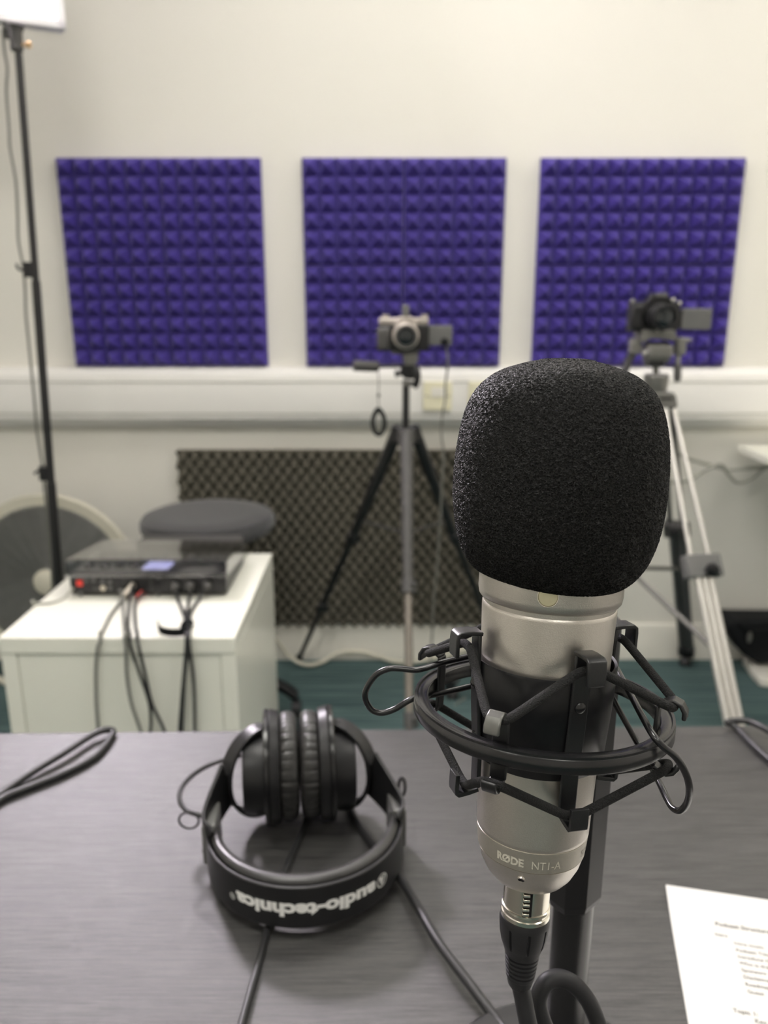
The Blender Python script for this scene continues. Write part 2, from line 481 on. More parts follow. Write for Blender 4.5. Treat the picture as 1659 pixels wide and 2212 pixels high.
# ================================================================== desk
DZ = 0.74
t = thing('desk', (0, 0.36, 0), 'black-brown wood desk with fine horizontal grain in the foreground', 'desk')
rotd = Matrix.Rotation(R(1.15), 3, 'Z')
def dk(x, y, z): return rotd @ V((x, y, 0)) + V((0, 0.762 - 0.0, 0)) + V((0, 0, z))
mb = MB(); mb.prism([dk(-0.95, 0, DZ - 0.034), dk(0.95, 0, DZ - 0.034), dk(0.95, -0.86, DZ - 0.034), dk(-0.95, -0.86, DZ - 0.034)], (0, 0, 0.034))
mb.build('tabletop', 'wood', t, bevel=0.0015)
for sx in (-0.88, 0.88):
    for sy in (-0.07, -0.79):
        a = dk(sx, sy, 0); mb = MB().cyl(a, a + V((0, 0, DZ - 0.034)), 0.025, n=24)
        mb.build('leg', 'blackmetal', t)

# ================================================================== white cabinet
CZ = 0.55
cx0, cx1, cy0, cy1 = -0.758, -0.2935, 1.43, 1.97
t = thing('cabinet', ((cx0 + cx1) / 2, (cy0 + cy1) / 2, 0), 'low white laminate cabinet carrying the audio mixer', 'cabinet')
MB().box2((cx0, cy0, CZ - 0.034), (cx1, cy1, CZ)).build('top_panel', 'cab', t, bevel=0.0015)
for a, b in ((cx0, cx0 + 0.030), (cx1 - 0.030, cx1)):
    MB().box2((a, cy0 + 0.003, 0), (b, cy1, CZ - 0.036)).build('side_panel', 'cab', t, bevel=0.001)
MB().box2((cx0 + 0.0315, cy0 + 0.006, 0.04), (cx1 - 0.0315, cy0 + 0.022, CZ - 0.0365)).build('back_panel', 'cab', t, bevel=0.001)
MB().box2((cx0 + 0.0315, cy0 + 0.03, 0.03), (cx1 - 0.0315, cy1 - 0.01, 0.05)).build('bottom_panel', 'cab', t)

# ================================================================== mixer
mx0, mx1, my0, my1, mz = -0.700, -0.352, 1.652, 1.885, CZ + 0.004
t = thing('audio_mixer', ((mx0 + mx1) / 2, (my0 + my1) / 2, CZ), 'black podcast mixer with clear cover and plugged cables on the white cabinet', 'audio mixer')
mzh = mz + 0.056
def ztop(y): return mzh - (y - my0) * 0.115
def tilt_x(): return Matrix.Rotation(-math.atan(.115), 3, 'X')
poly = [(mx0, my0, mz + .006), (mx0, my0 + .006, mz), (mx0, my1 - .01, mz), (mx0, my1, mz + .008), (mx0, my1, ztop(my1)), (mx0, my0, mzh)]
MB().prism(poly, (mx1 - mx0, 0, 0)).build('body', 'plastic', t, bevel=0.004)
for fx in (mx0 + .03, mx1 - .03):
    for fy in (my0 + .03, my1 - .03):
        MB().cyl((fx, fy, CZ), (fx, fy, mz + .001), 0.008, n=16).build('foot', 'rubber', t)
def mp(px, py): return PY(px, py, my0)
def port(name, px, py, r, d, m, n=16):
    c = mp(px, py); return MB().cyl(c, c + V((0, -d, 0)), r, n=n).build(name, m, t)
c = mp(173, 1259); MB().box(c + V((0, -.002, 0)), (.013, .005, .013)).build('power_switch', 'red', t, bevel=0.001)
for px, py, r, m in ((186, 1254, .004, 'midgrey'), (175, 1282, .005, 'midgrey'), (202, 1253, .0045, 'midgrey'), (222, 1256, .0045, 'midgrey'), (238, 1257, .0045, 'midgrey'),
                     (204, 1271, .004, 'darkgrey'), (212, 1272, .004, 'darkgrey'), (223, 1270, .0062, 'tan'), (238, 1270, .0045, 'midgrey'), (343, 1258, .0095, 'clamp'), (343, 1248, .003, 'midgrey'), (343, 1283, .0035, 'midgrey')):
    port('socket', px, py, r, .003, m)
for px in (269, 327):
    a, b = mp(px, 1250), mp(px, 1286); MB().box((a + b) / 2, (.002, .003, .04)).build('divider', 'darkgrey', t)
MB().box2((mx0 + .11, my0 - .001, mz + .008), (mx1 - .13, my0 + .002, mz + .052)).build('rear_plate', 'plastic', t)
# top controls under the cover
for k in range(4):
    x = mx0 + 0.035 + k * 0.034
    MB().lathe((x, my0 + .035, ztop(my0 + .035) - .001), (0, 0, 1), [(0, .011), (.012, .010), (.014, .008)], 24).build('knob', 'darkgrey', t)
for k in range(6):
    x = mx0 + 0.03 + k * 0.030
    MB().box((x, my0 + .14, ztop(my0 + .14) + .005), (.012, .018, .012)).build('fader', 'midgrey', t, bevel=.001)
MB().box((mx0 + .14 + .045, my0 + .055, ztop(my0 + .055) + .002), (.055, .06, .005), tilt_x()).build('screen', 'screen', t)
for k in range(8):
    MB().box((mx0 + .215 + (k % 4) * .032, my0 + .11 + (k // 4) * .04, ztop(my0 + .11 + (k // 4) * .04) + .002), (.026, .026, .006)).build('sound_pad', 'midgrey', t, bevel=.001)
# clear cover: thin-walled open box
ct = 0.0025; hc_ = 0.026
def cvz(y): return ztop(y) + hc_
ya, yb = my0 - .004, my1 + .004
cv = MB()
cv.box2((mx0 - .004, ya, mzh - .010), (mx1 + .004, ya + ct, cvz(ya)))
cv.box2((mx0 - .004, yb - ct, ztop(my1) - .010), (mx1 + .004, yb, cvz(yb)))
for xx in (mx0 - .004, mx1 + .004 - ct):
    cv.prism([(xx, ya + ct, mzh - .010), (xx, yb - ct, ztop(my1) - .010), (xx, yb - ct, cvz(yb)), (xx, ya + ct, cvz(ya))], (ct, 0, 0))
cv.prism([(mx0 - .004, ya, cvz(ya)), (mx1 + .004, ya, cvz(ya)), (mx1 + .004, yb, cvz(yb)), (mx0 - .004, yb, cvz(yb))], (0, 0, ct))
cv.prism([(mx0 - .007, ya - .003, mzh - .012), (mx1 + .007, ya - .003, mzh - .012), (mx1 + .007, ya, mzh - .012), (mx0 - .007, ya, mzh - .012)], (0, 0, .004))
cv.build('clear_cover', 'acrylic', t, bevel=0.0011)['label'] = 'clear acrylic dust cover'

# case behind mixer
a = PY(305, 1190, 1.93); b = PY(522, 1190, 1.93)
t = thing('equipment_case', ((a.x + b.x) / 2, 1.93, CZ), 'flat dark grey case behind the mixer under the stool seat', 'case')
MB().box2((a.x, 1.893, CZ), (b.x, 1.966, CZ + 0.034)).build('lower_shell', 'darkgrey', t, bevel=.004)
MB().box2((a.x, 1.893, CZ + .036), (b.x, 1.966, CZ + 0.052)).build('lid', 'darkgrey', t, bevel=.004)
c = (a.x + b.x) / 2; MB().box((c, 1.892, CZ + .035), (.03, .006, .016)).build('latch', 'greymetal', t, bevel=.001)

# cables of mixer: (px list over the cabinet then hanging in front)
def cabpt(px, py, hang=0.0):
    if py < 1372: return PZ(px, py, CZ + 0.006)
    if py < 1384: return PY(px, py, cy0 - 0.004) + V((0, 0, 0.004))
    return PY(px, py, cy0 - 0.010 - hang)
def mixer_cable(start, pts, r, m, label, plug=None, hang=0.0, plugdir=(-.3, -1, -.3)):
    s = PY(start[0], start[1], my0 - 0.012)
    P = [s]; prev = None
    for p in pts:
        if prev and prev[1] < 1372 and p[1] > 1384:
            f = (1377 - prev[1]) / (p[1] - prev[1]); xe = prev[0] + (p[0] - prev[0]) * f
            P.append(PY(xe, 1373, cy0 - .002) + V((0, 0, .007)))
            P.append(PY(xe, 1386, cy0 - .008))
        P.append(cabpt(*p, hang)); prev = p
    if pts[-1][1] > 1500:
        P += [V((P[-1].x, P[-1].y - .01, 0.25)), V((P[-1].x + .02, P[-1].y - .02, 0.012))]
    t = thing('audio_cable', P[-1], label, 'cable', 'cables running down from the mixer')
    MB().tube(P, r, 10).build('cord', m, t)
    if plug:
        d = V(plugdir).normalized(); o = PY(start[0], start[1], my0) + V((0, -0.0015, 0))
        MB().lathe(o, (0, -1, 0) if plug[0] == 's' else d, [(0, plug[2]), (plug[3] * .7, plug[2]), (plug[3], plug[2] * .55)], 18).build('plug', plug[1], t)
mixer_cable((262, 1274), [(262, 1296), (238, 1330), (219, 1368), (211, 1400), (207, 1450), (208, 1520), (213, 1590)], .0034, 'greycable', 'grey cable hanging leftmost down the front of the white cabinet', ('s', 'darkgrey', .0055, .018))
mixer_cable((274, 1278), [(266, 1300), (268, 1350), (272, 1400), (274, 1460), (284, 1520), (306, 1590)], .0034, 'greycable', 'grey cable second from the left down the cabinet front', ('s', 'darkgrey', .0055, .018))
mixer_cable((288, 1262), [(280, 1300), (276, 1350), (283, 1400), (302, 1455), (322, 1515), (326, 1560), (325, 1592)], .0034, 'cable', 'dark cable with pale metal plug joining its neighbour near the desk edge', ('d', 'tan', .0065, .034), plugdir=(-.45, -1, -.55))
mixer_cable((309, 1278), [(292, 1305), (293, 1350), (300, 1400), (312, 1450), (328, 1520), (358, 1590)], .0034, 'cable', 'dark cable with red plug slanting right down the cabinet front', ('d', 'red', .0052, .020), plugdir=(-.6, -1, -.5), hang=.008)
mixer_cable((380, 1264), [(384, 1292), (396, 1322), (402, 1345), (403, 1372), (402, 1400), (397, 1460), (392, 1520), (388, 1590)], .0036, 'cable', 'black cable from the left of three round plugs, gathered by the strap', ('s', 'darkgrey', .0095, .018))
mixer_cable((412, 1263), [(409, 1292), (404, 1322), (405, 1345), (406, 1372), (409, 1400), (417, 1460), (420, 1520), (421, 1590)], .0036, 'cable', 'black cable from the middle of three round plugs, gathered by the strap', ('s', 'darkgrey', .0095, .018), hang=.002)
mixer_cable((449, 1262), [(430, 1294), (412, 1322), (409, 1345), (409, 1372), (406, 1400), (399, 1460), (395, 1520), (392, 1590)], .0036, 'cable', 'black cable from the rightmost round plug, gathered by the strap', ('s', 'darkgrey', .0095, .018), hang=.009)
# velcro strap
z = CZ + 0.004
a = PZ(341, 1352, z)
pts = [PZ(341, 1347, z + .012), PZ(346, 1360, z + .010), PZ(365, 1366, z + .008), PZ(388, 1366, z + .008), PZ(408, 1362, z + .010)]
t = thing('cable_strap', PZ(405, 1352, CZ), 'black hook-and-loop strap holding the cable bundle at the cabinet edge', 'cable strap')
MB().sweep(spline(pts, 6), [(-.0012, -.008), (.0012, -.008), (.0012, .008), (-.0012, .008)], up=(0, 0, 1)).build('tail', 'bag', t)
c = PZ(404, 1350, z + .004)
MB().lathe(c + V((0, -.011, 0)), (0, 1, 0), [(0, .0115), (.022, .0115)], 18).build('wrap', 'bag', t, bevel=.001)
# pale cable left
pts = [PY(158, 1270, my0 - .004), PZ(140, 1291, CZ + .004), PZ(110, 1302, CZ + .004), PZ(76, 1305, CZ + .004), V((cx0 - .004, 1.60, CZ - .01)), V((cx0 - .01, 1.61, .3)), V((cx0 - .02, 1.62, .01))]
tag(MB().tube(pts, .003, 10).build('power_cable', 'palecable'), 'pale cable running off the left edge of the white cabinet', 'cable')
pts = [V((mx1 - .02, my1 + .008, CZ + .02)), V((mx1 + .03, my1 - .02, CZ + .008)), PZ(505, 1250, CZ + .004), PZ(497, 1285, CZ + .004)]
pts = [PZ(533, 1196, CZ + .004), PZ(516, 1215, CZ + .004), PZ(503, 1232, CZ + .004), PZ(497, 1250, CZ + .012)]
tag(MB().tube(pts, .0028, 8).build('usb_cable', 'palecable'), 'short pale cable beside the right side of the mixer', 'cable')

# ================================================================== stool
sx, sy = -0.4985, 2.15
t = thing('stool', (sx, sy, 0), 'round stool with charcoal fabric seat behind the white cabinet', 'stool')
MB().lathe((sx, sy, 0.558), (0, 0, 1), [(0, .165), (.004, .178), (.018, .187), (.036, .187), (.048, .180), (.054, .165), (.056, .12), (.056, .0005)], 64).build('seat', 'fabric', t)
MB().lathe((sx, sy, 0.530), (0, 0, 1), [(0, .10), (.014, .145), (.028, .15)], 40).build('seat_pan', 'plastic', t)
MB().cyl((sx, sy, .30), (sx, sy, .53), .014, n=24).build('gas_lift', 'greymetal', t)
MB().lathe((sx, sy, .07), (0, 0, 1), [(0, .035), (.06, .032), (.24, .024), (.25, .018)], 24).build('column', 'plastic', t)
for k in range(5):
    a = R(-12 + 72 * k); d = V((math.cos(a), math.sin(a), 0))
    L = .245
    leg = MB().sweep(spline([V((sx, sy, .125)) + d * .02, V((sx, sy, .118)) + d * .12, V((sx, sy, .095)) + d * .20, V((sx, sy, .068)) + d * L], 6),
                     [(-.016, -.011), (.016, -.011), (.016, .011), (-.016, .011)], up=(0, 0, 1)).build('leg', 'plastic', t, bevel=.004)
    c = V((sx, sy, .026)) + d * L
    MB().cyl(c + V((0, 0, .02)), c + V((0, 0, .045)), .008).cyl(c + V((-.012, 0, 0)), c + V((.012, 0, 0)), .026, n=24).build('caster', 'rubber', leg)

# ================================================================== floor fan
fc = PY(112, 1250, 2.30); FR = .262
t = thing('floor_fan', (fc.x, 2.32, 0), 'large round floor fan with cream rim and grey grille, behind the light stand', 'fan')
ring = [fc + V((FR * math.cos(a), 0, FR * math.sin(a))) for a in [2 * math.pi * k / 96 for k in range(96)]]
MB().sweep(ring, [(-.010, -.030), (.010, -.034), (.012, -.016), (.014, .0), (.006, .008), (-.014, .006)], closed=True, up=lambda i: (ring[i] - fc).normalized()).build('rim', 'fanrim', t)
gr = MB()
def fy(r): return -0.035 + 0.03 * (r / FR) ** 2
for k in range(40):
    r = .045 + k * (.190 / 39)
    gr.tube([fc + V((r * math.cos(a), fy(r), r * math.sin(a))) for a in [2 * math.pi * j / 56 for j in range(56)]], .0016, 5, closed=True, smooth=False)
for k in range(24):
    a = 2 * math.pi * k / 24; d = V((math.cos(a), 0, math.sin(a)))
    gr.tube([fc + d * r + V((0, fy(r) + .002, 0)) for r in (.04, .10, .17, .236)], .0018, 5, smooth=False)
gr.build('front_grille', 'fangrille', t)
MB().lathe(fc + V((0, .085, 0)), (0, -1, 0), [(.004, .002), (.004, .10), (.018, .20), (.060, .246), (.060, .250), (.014, .204), (0, .10), (0, .002)], 64, caps=False).build('rear_shell', 'fangrille', t)
for k in range(5):
    a0 = 2 * math.pi * k / 5
    vs = []; 
    for i in range(9):
        u = i / 8
        for j in range(5):
            r = .035 + j * .050
            a = a0 + (u - .5) * (1.18 - .02 * j)
            vs.append(fc + V((r * math.cos(a), .012 + (u - .5) * .040, r * math.sin(a))))
    fs = [(i * 5 + j, i * 5 + j + 1, (i + 1) * 5 + j + 1, (i + 1) * 5 + j) for i in range(8) for j in range(4)]
    o = MB().add(vs, fs).build('blade', 'fanblade', t)
    sd = o.modifiers.new('thickness', 'SOLIDIFY'); sd.thickness = .003; sd.offset = 0
MB().lathe(fc + V((0, -.048, 0)), (0, 1, 0), [(0, .030), (.004, .038), (.012, .042), (.016, .042)], 40).build('hub_badge', 'fanrim', t)
MB().lathe(fc + V((0, .0, 0)), (0, 1, 0), [(0, .036), (.03, .036), (.05, .05), (.12, .045)], 32).build('motor', 'fanblade', t)
MB().tube([fc + V((-.262, .01, 0)), fc + V((-.275, .01, -.12)), V((fc.x - .22, fc.y + .01, .02)), V((fc.x, fc.y + .01, .012)), V((fc.x + .22, fc.y + .01, .02)), fc + V((.275, .01, -.12)), fc + V((.262, .01, 0))], .011, 12).build('stand', 'fanrim', t)

# ================================================================== light stand and panel
def LS(px, py): return PY(px, py, 2.0)
b0 = LS(126, 1255); top = LS(39, 95)
t = thing('light_stand', (b0.x, 2.0, 0), 'tall thin black light stand with lever clamps, left edge of the room', 'light stand')
def lsp(f): return b0 + (top - b0) * f
f1 = (1255 - 1030) / (1255 - 95); f2 = (1255 - 585) / (1255 - 95)
MB().cyl(lsp(-.05), lsp(.21), .0125, n=24).build('lower_tube', 'blackmetal', t)
MB().cyl(lsp(.19), lsp(.60), .0105, n=24).build('middle_tube', 'blackmetal', t)
MB().cyl(lsp(.58), lsp(.985), .0085, n=24).build('upper_tube', 'blackmetal', t)
for (px, py), pts in (((98, 1022), [(98, 1018), (86, 1016), (78, 1022)]), ((64, 583), [(62, 583), (48, 583), (42, 578), (40, 570)])):
    c = LS(px, py); ax = (top - b0).normalized()
    o = MB().cyl(c - ax * .018, c + ax * .018, .0165, n=20).build('clamp', 'plastic', t, bevel=.002)
    MB().tube([LS(*q) + V((0, -.01, 0)) for q in pts], .0035, 8).build('lever', 'plastic', o)
MB().lathe(LS(37, 112), (top - b0).normalized(), [(0, .011), (.004, .0145), (.040, .0145), (.043, .016), (.052, .020)], 24).build('spigot_socket', 'darkgrey', t)
c = LS(48, 97); MB().lathe(c, (1, 0, 0), [(0, .0035), (.010, .0035), (.011, .007), (.019, .007)], 16).build('thumbscrew', 'brass', t)
hub = lsp(-.045)
MB().cyl(hub - V((0, 0, .02)), hub + V((0, 0, .03)), .026, n=20).build('hub', 'plastic', t, bevel=.003)
hub2 = V((hub.x, 2.0, .10)); MB().cyl(hub2, hub - V((0, 0, .02)), .012, n=16).build('centre_post', 'blackmetal', t)
MB().cyl(hub2 - V((0, 0, .01)), hub2 + V((0, 0, .02)), .02, n=16).build('lower_hub', 'plastic', t)
for a in (150, 270, 30):
    d = V((math.cos(R(a)), math.sin(R(a)), 0)); foot = V((hub.x, 2.0, .008)) + d * .27
    lg = MB().cyl(hub + d * .024, foot, .009, n=12).build('leg', 'blackmetal', t)
    MB().cyl(foot - V((0, 0, .008)), foot + V((0, 0, .02)), .012, n=12).build('rubber_foot', 'rubber', lg)
    mid = hub.lerp(foot, .55); MB().cyl(hub2 + d * .018, mid, .005, n=8).build('brace', 'blackmetal', t)

pc = PY(143, 66, 2.06)   # lower right corner of the panel frame
rotp = Matrix.Rotation(R(27), 3, 'Z') @ Matrix.Rotation(R(-6), 3, 'X')
PWD, PHT = 0.30, 0.34
def LP(u, d, v): return pc + rotp @ V((u, d, v))      # u leftwards negative, v up, d depth back positive
rotx = rotp
t = thing('led_light_panel', LP(-.13, .02, 0), 'glowing white LED light panel on top of the black stand', 'light panel')
MB().box(LP(-PWD/2, .018, PHT/2), (PWD - .006, .030, PHT - .006), rotx).build('housing', 'lightframe', t, bevel=.003)
fr = MB(); bw = .020
fr.box(LP(-PWD/2, 0, bw/2), (PWD, .016, bw), rotx); fr.box(LP(-PWD/2, 0, PHT - bw/2), (PWD, .016, bw), rotx)
fr.box(LP(-bw/2, 0, PHT/2), (bw, .016, PHT), rotx); fr.box(LP(-PWD + bw/2, 0, PHT/2), (bw, .016, PHT), rotx)
fr.build('frame', 'lightframe', t, bevel=.003)
MB().box(LP(-PWD/2, .000, PHT/2), (PWD - 2*bw + .004, .006, PHT - 2*bw + .004), rotx).build('diffuser', 'led', t)
c = LP(-.118, .016, -.012); MB().box(c, (.030, .022, .03), rotx).build('mount', 'darkgrey', t, bevel=.003)
# power cord of the panel
pts = [PY(6, 62, 2.03), PY(10, 110, 2.03), PY(16, 150, 2.03), PY(14, 200, 2.03), PY(20, 280, 2.03), PY(22, 320, 2.03), PY(34, 390, 2.03), PY(38, 460, 2.03), PY(40, 520, 2.03), PY(50, 575, 2.02),
       PY(54, 620, 2.02), PY(56, 680, 2.02), PY(62, 740, 2.02), PY(68, 800, 2.02), PY(74, 860, 2.02), PY(80, 930, 2.02), PY(92, 1010, 2.02), PY(96, 1060, 2.02), PY(103, 1120, 2.02), PY(108, 1180, 2.02), PY(112, 1240, 2.02), V((-.93, 2.05, .2)), V((-.97, 2.1, .012))]
tag(MB().tube(pts, .0034, 8, step=5).build('lamp_cable', 'greycable'), 'thin grey cord running loosely down beside the light stand', 'cord')

# ================================================================== cameras and tripods
def cam_model(cx, cy, Y, wpx, hpx, name, label, silver, scr):
    s = 1.0
    def Q(px, py, d=0): return PY(px, py, Y - d)
    bm = 'camsilver' if silver else 'plastic'
    a = Q(cx - wpx/2, cy + hpx/2); b = Q(cx + wpx/2, cy - hpx/2)
    W_, H_ = b.x - a.x, b.z - a.z
    base = V(((a.x + b.x) / 2, Y + .02, a.z))
    t = thing(name, base, label, 'camera', 'cameras on tripods')
    zt = a.z + H_ * (.78 if silver else .95)
    MB().box2((a.x, Y, a.z), (b.x, Y + .035, zt)).build('body', 'plastic' , t, bevel=.006)
    if silver:
        MB().box2((a.x + .002, Y + .001, zt - .002), (b.x - .002, Y + .034, zt + H_ * .2)).build('top_plate', 'camsilver', t, bevel=.005)
    # grip
    MB().box2((a.x - .002, Y - .018, a.z + .003), (a.x + W_ * .24, Y + .01, zt - H_ * .08)).build('grip', 'darkgrey' if silver else 'plastic', t, bevel=.008)
    # prism hump
    cxw = a.x + W_ * (.54 if silver else .56)
    hump = [(cxw - .032, zt - .004), (cxw + .032, zt - .004), (cxw + .018, zt + .020), (cxw - .018, zt + .020)]
    MB().prism([V((x, Y - .004, z)) for x, z in hump], (0, .036, 0)).build('viewfinder_hump', bm, t, bevel=.004)
    zc = a.z + H_ * .46
    # lens
    MB().lathe((cxw, Y + .002, zc), (0, -1, 0), [(0, .034), (.012, .034), (.013, .031), (.040, .031), (.041, .029), (.055, .029), (.056, .0255), (.050, .0225)], 40, caps=False).build('lens_barrel', 'camsilver' if silver else 'plastic', t)
    MB().lathe((cxw, Y - .030, zc), (0, -1, 0), [(0, .024), (.016, .022), (.018, .014), (.0185, .0005)], 32).build('lens_glass', 'glass', t)
    if silver:
        MB().lathe((cxw, Y - .048, zc), (0, -1, 0), [(0, .0275), (.006, .0275), (.006, .0215), (0, .0215)], 32, caps=False).build('lens_ring', 'darkgrey', t)
        MB().box((cxw, Y + .01, zt + .034), (.018, .03, .028)).build('hot_shoe_receiver', 'midgrey', t, bevel=.003)
        for k, x in enumerate((a.x + .02, b.x - .012)):
            MB().cyl((x, Y + .015, zt + H_ * .2), (x, Y + .015, zt + H_ * .2 + .008), .009, n=20).build('dial', 'camsilver', t, bevel=.001)
    else:
        MB().box((cxw + .002, Y - .006, zt + .016), (.026, .004, .009)).build('brand_plate', 'midgrey', t, bevel=.001)
        for dx, dz in ((.034, .004), (.050, -.004)):
            MB().sphere((cxw + dx, Y + .004, zt + dz), .0050, 14, 8).build('dial', 'legsilver', t)
        MB().sphere((a.x + .002, Y - .004, zt), .006, 14, 8).build('shutter_button', 'greymetal', t)
        for dx, dz in ((.004, -.012), (.02, -.018)):
            MB().sphere((cxw + dx, Y - .003, zt + dz), .004, 12, 8).build('button', 'greymetal', t)
    x0, y0, x1, y1 = scr
    p, q = PY(x0, y1, Y + .02), PY(x1, y0, Y + .02)
    o = MB().box2((p.x, Y + .014, p.z), (q.x, Y + .022, q.z)).build('flip_screen', 'midgrey', t, bevel=.003)
    MB().cyl((p.x, Y + .018, p.z + .004), (p.x, Y + .018, q.z - .004), .005, n=10).build('hinge', 'plastic', o)
    return t, a, b, cxw

T1Y = 2.05
c1, a, b, cxw = cam_model(872, 722, T1Y - .02, 112, 74, 'digital_camera', 'silver-topped retro camera with flip screen on the middle tripod', True, (922, 703, 977, 746))
kn = PY(960, 738, T1Y - .02); MB().lathe(kn, (0, -1, 0), [(0, .010), (.012, .010), (.014, .007)], 16).build('plug', 'bag', c1)

def tpx(px, py, d=0): return PY(px, py, T1Y - d)
hubp = tpx(877, 938)
t = thing('tripod', (hubp.x, T1Y, 0), 'black tripod with pan handle and wrist strap, in front of the middle purple square', 'tripod', 'camera tripods')
MB().box2(tpx(845, 765) + V((0, -.02, 0)), tpx(905, 756) + V((0, .025, 0))).build('quick_release_plate', 'darkgrey', t, bevel=.002)
MB().prism([tpx(870, 764, .02), tpx(902, 764, .02), tpx(904, 778, .02), tpx(897, 790, .02), tpx(874, 790, .02)], (0, .04, 0)).build('tilt_block', 'greymetal', t, bevel=.003)
MB().prism([tpx(868, 788, .022), tpx(900, 788, .022), tpx(902, 806, .022), tpx(893, 820, .022), tpx(872, 818, .022), tpx(864, 805, .022)], (0, .044, 0)).build('head', 'plastic', t, bevel=.004)
MB().sweep(spline([tpx(898, 792, .02), tpx(902, 810, .025), tpx(899, 828, .025), tpx(893, 836, .025)], 5), [(-.008, -.008), (.008, -.008), (.008, .008), (-.008, .008)]).build('pan_lock', 'plastic', t, bevel=.003)
MB().lathe(tpx(870, 806, .02), V((-1, -.1, -.1)), [(0, .006), (.012, .006), (.013, .009), (.020, .009)], 14).build('tilt_knob', 'plastic', t)
MB().cyl(tpx(882, 822), tpx(880, 833), .014, n=16).build('collar', 'greymetal', t)
MB().cyl(tpx(868, 790, .01), tpx(814, 792, .03), .004, n=10).build('handle_rod', 'darkgrey', t)
hgrip = MB().cyl(tpx(817, 792, .03), tpx(764, 790, .05), .0135, n=20).build('handle_grip', 'darkgrey', t, bevel=.003)
MB().cyl(tpx(877, 822), hubp - V((0, 0, .28)), .0095, n=20).build('centre_column', 'blackmetal', t)
MB().lathe(hubp - V((0, 0, .035)), (0, 0, 1), [(0, .018), (.02, .024), (.045, .022), (.05, .015)], 24).build('hub', 'darkgrey', t, bevel=.001)
feet = [PY(645, 1414, 2.462), V((2 * hubp.x - PY(645, 1414, 2.462).x, 2.462, 0)), V((hubp.x + .002, 1.50, 0))]
for k, ft in enumerate(feet):
    ft = V((ft.x, ft.y, 0.012)); hd = V((ft.x - hubp.x, ft.y - hubp.y, 0)).normalized()
    s = hubp + hd * .030 + V((0, 0, .0)); j1 = s.lerp(ft, .40); j2 = s.lerp(ft, .72)
    mm = 'blackmetal' if k < 2 else 'darkgrey'; m2 = 'blackmetal' if k < 2 else 'bronze'
    lg = MB().cyl(s + V((0, 0, .012)), j1, .0175, .0135, n=16).build('leg', mm, t)
    MB().cyl(j1, j2, .0100, n=16).build('middle_tube', m2, lg)
    MB().cyl(j2, ft, .0078, n=14).build('lower_tube', m2, lg)
    for j in (j1, j2):
        ax = (ft - s).normalized()
        MB().cyl(j - ax * .018, j + ax * .018, .0165 if j is j1 else .0135, n=14).box(j + V((.012, -.008, 0)), (.018, .014, .026)).build('leg_lock', mm, lg, bevel=.002)
    MB().lathe(ft - V((0, 0, .012)), (0, 0, 1), [(0, .012), (.012, .014), (.028, .009)], 14).build('rubber_foot', 'rubber', lg)
    MB().box(hubp + hd * .026 + V((0, 0, -.004)), (.034, .036, .042), Matrix.Rotation(math.atan2(hd.y, hd.x), 3, 'Z')).build('leg_bracket', mm, t, bevel=.004)
    br = s.lerp(ft, .33)
    MB().cyl(hubp - V((0, 0, .27)), br, .004, n=8).build('spreader', 'darkgrey', t)
MB().cyl(hubp - V((0, 0, .29)), hubp - V((0, 0, .26)), .014, n=14).build('spreader_ring', 'darkgrey', t)
# wrist strap hanging from handle
pts = [tpx(817, 800, .03), tpx(818, 830, .03), tpx(817, 858, .03), tpx(818, 878, .03)]
t = thing('wrist_strap', tpx(818, 940, .03), 'black looped wrist strap hanging from the tripod pan handle', 'wrist strap')
MB().tube(pts, .0016, 6).build('cord', 'greycable', t)
MB().sphere(tpx(818, 854, .03), .0045, 10, 6).build('slider', 'bag', t)
lp = [tpx(x, y, .03) for x, y in ((817, 884), (827, 896), (831, 915), (826, 932), (818, 938), (809, 930), (805, 912), (809, 896))]
MB().sweep(spline(lp, 6, True), [(-.0055, -.006), (.0055, -.006), (.0055, .006), (-.0055, .006)], closed=True, up=(0, 1, 0)).build('loop', 'bag', t)
# camera cable
pts = [tpx(963, 742, .02), tpx(967, 775, .01), tpx(966, 800), tpx(962, 830), tpx(962, 860), tpx(958, 885), tpx(954, 915), tpx(954, 945), tpx(958, 975), tpx(956, 1020), tpx(952, 1100), tpx(946, 1200), tpx(938, 1290), tpx(934, 1360), V((.14, 2.1, .012)), V((.25, 2.2, .008))]
tag(MB().tube(pts, .0027, 8, step=5).build('video_cable', 'greycable'), 'thin grey cable dropping from the middle camera screen to the floor', 'cable')

# ---- right tripod
T2Y = 2.0
c2, a, b, cxw = cam_model(1416, 682, T2Y - .02, 114, 68, 'digital_camera', 'black camera with flip screen on the silver-legged tripod', False, (1467, 666, 1538, 712))
def q(px, py, d=0): return PY(px, py, T2Y - d)
hb = q(1436, 866)
t = thing('tripod', (hb.x, T2Y, 0), 'tall video tripod with grey fluid head and twin silver legs, on the right', 'tripod', 'camera tripods')
MB().prism([q(1384, 722, .03), q(1388, 713, .03), q(1458, 713, .03), q(1464, 730, .03), q(1460, 738, .03), q(1440, 733, .03), q(1405, 733, .03), q(1388, 742, .03)], (0, .06, 0)).build('camera_platform', 'greymetal', t, bevel=.003)
MB().cyl(q(1421, 711, .04), q(1421, 711, .034), .005, n=14).build('screw', 'legsilver', t)
o = MB().lathe(q(1394, 762), V((1, 0, 0)), [(0, .024), (.004, .028), (.052, .028), (.056, .024)], 28).build('fluid_drum', 'greymetal', t)
MB().box2(q(1398, 775, .028), q(1441, 742, -.028)).build('head_body', 'greymetal', t, bevel=.008)
MB().lathe(q(1388, 762, .02), V((1, 0, 0)), [(0, .006), (.01, .006)], 12).build('drag_knob', 'legsilver', t)
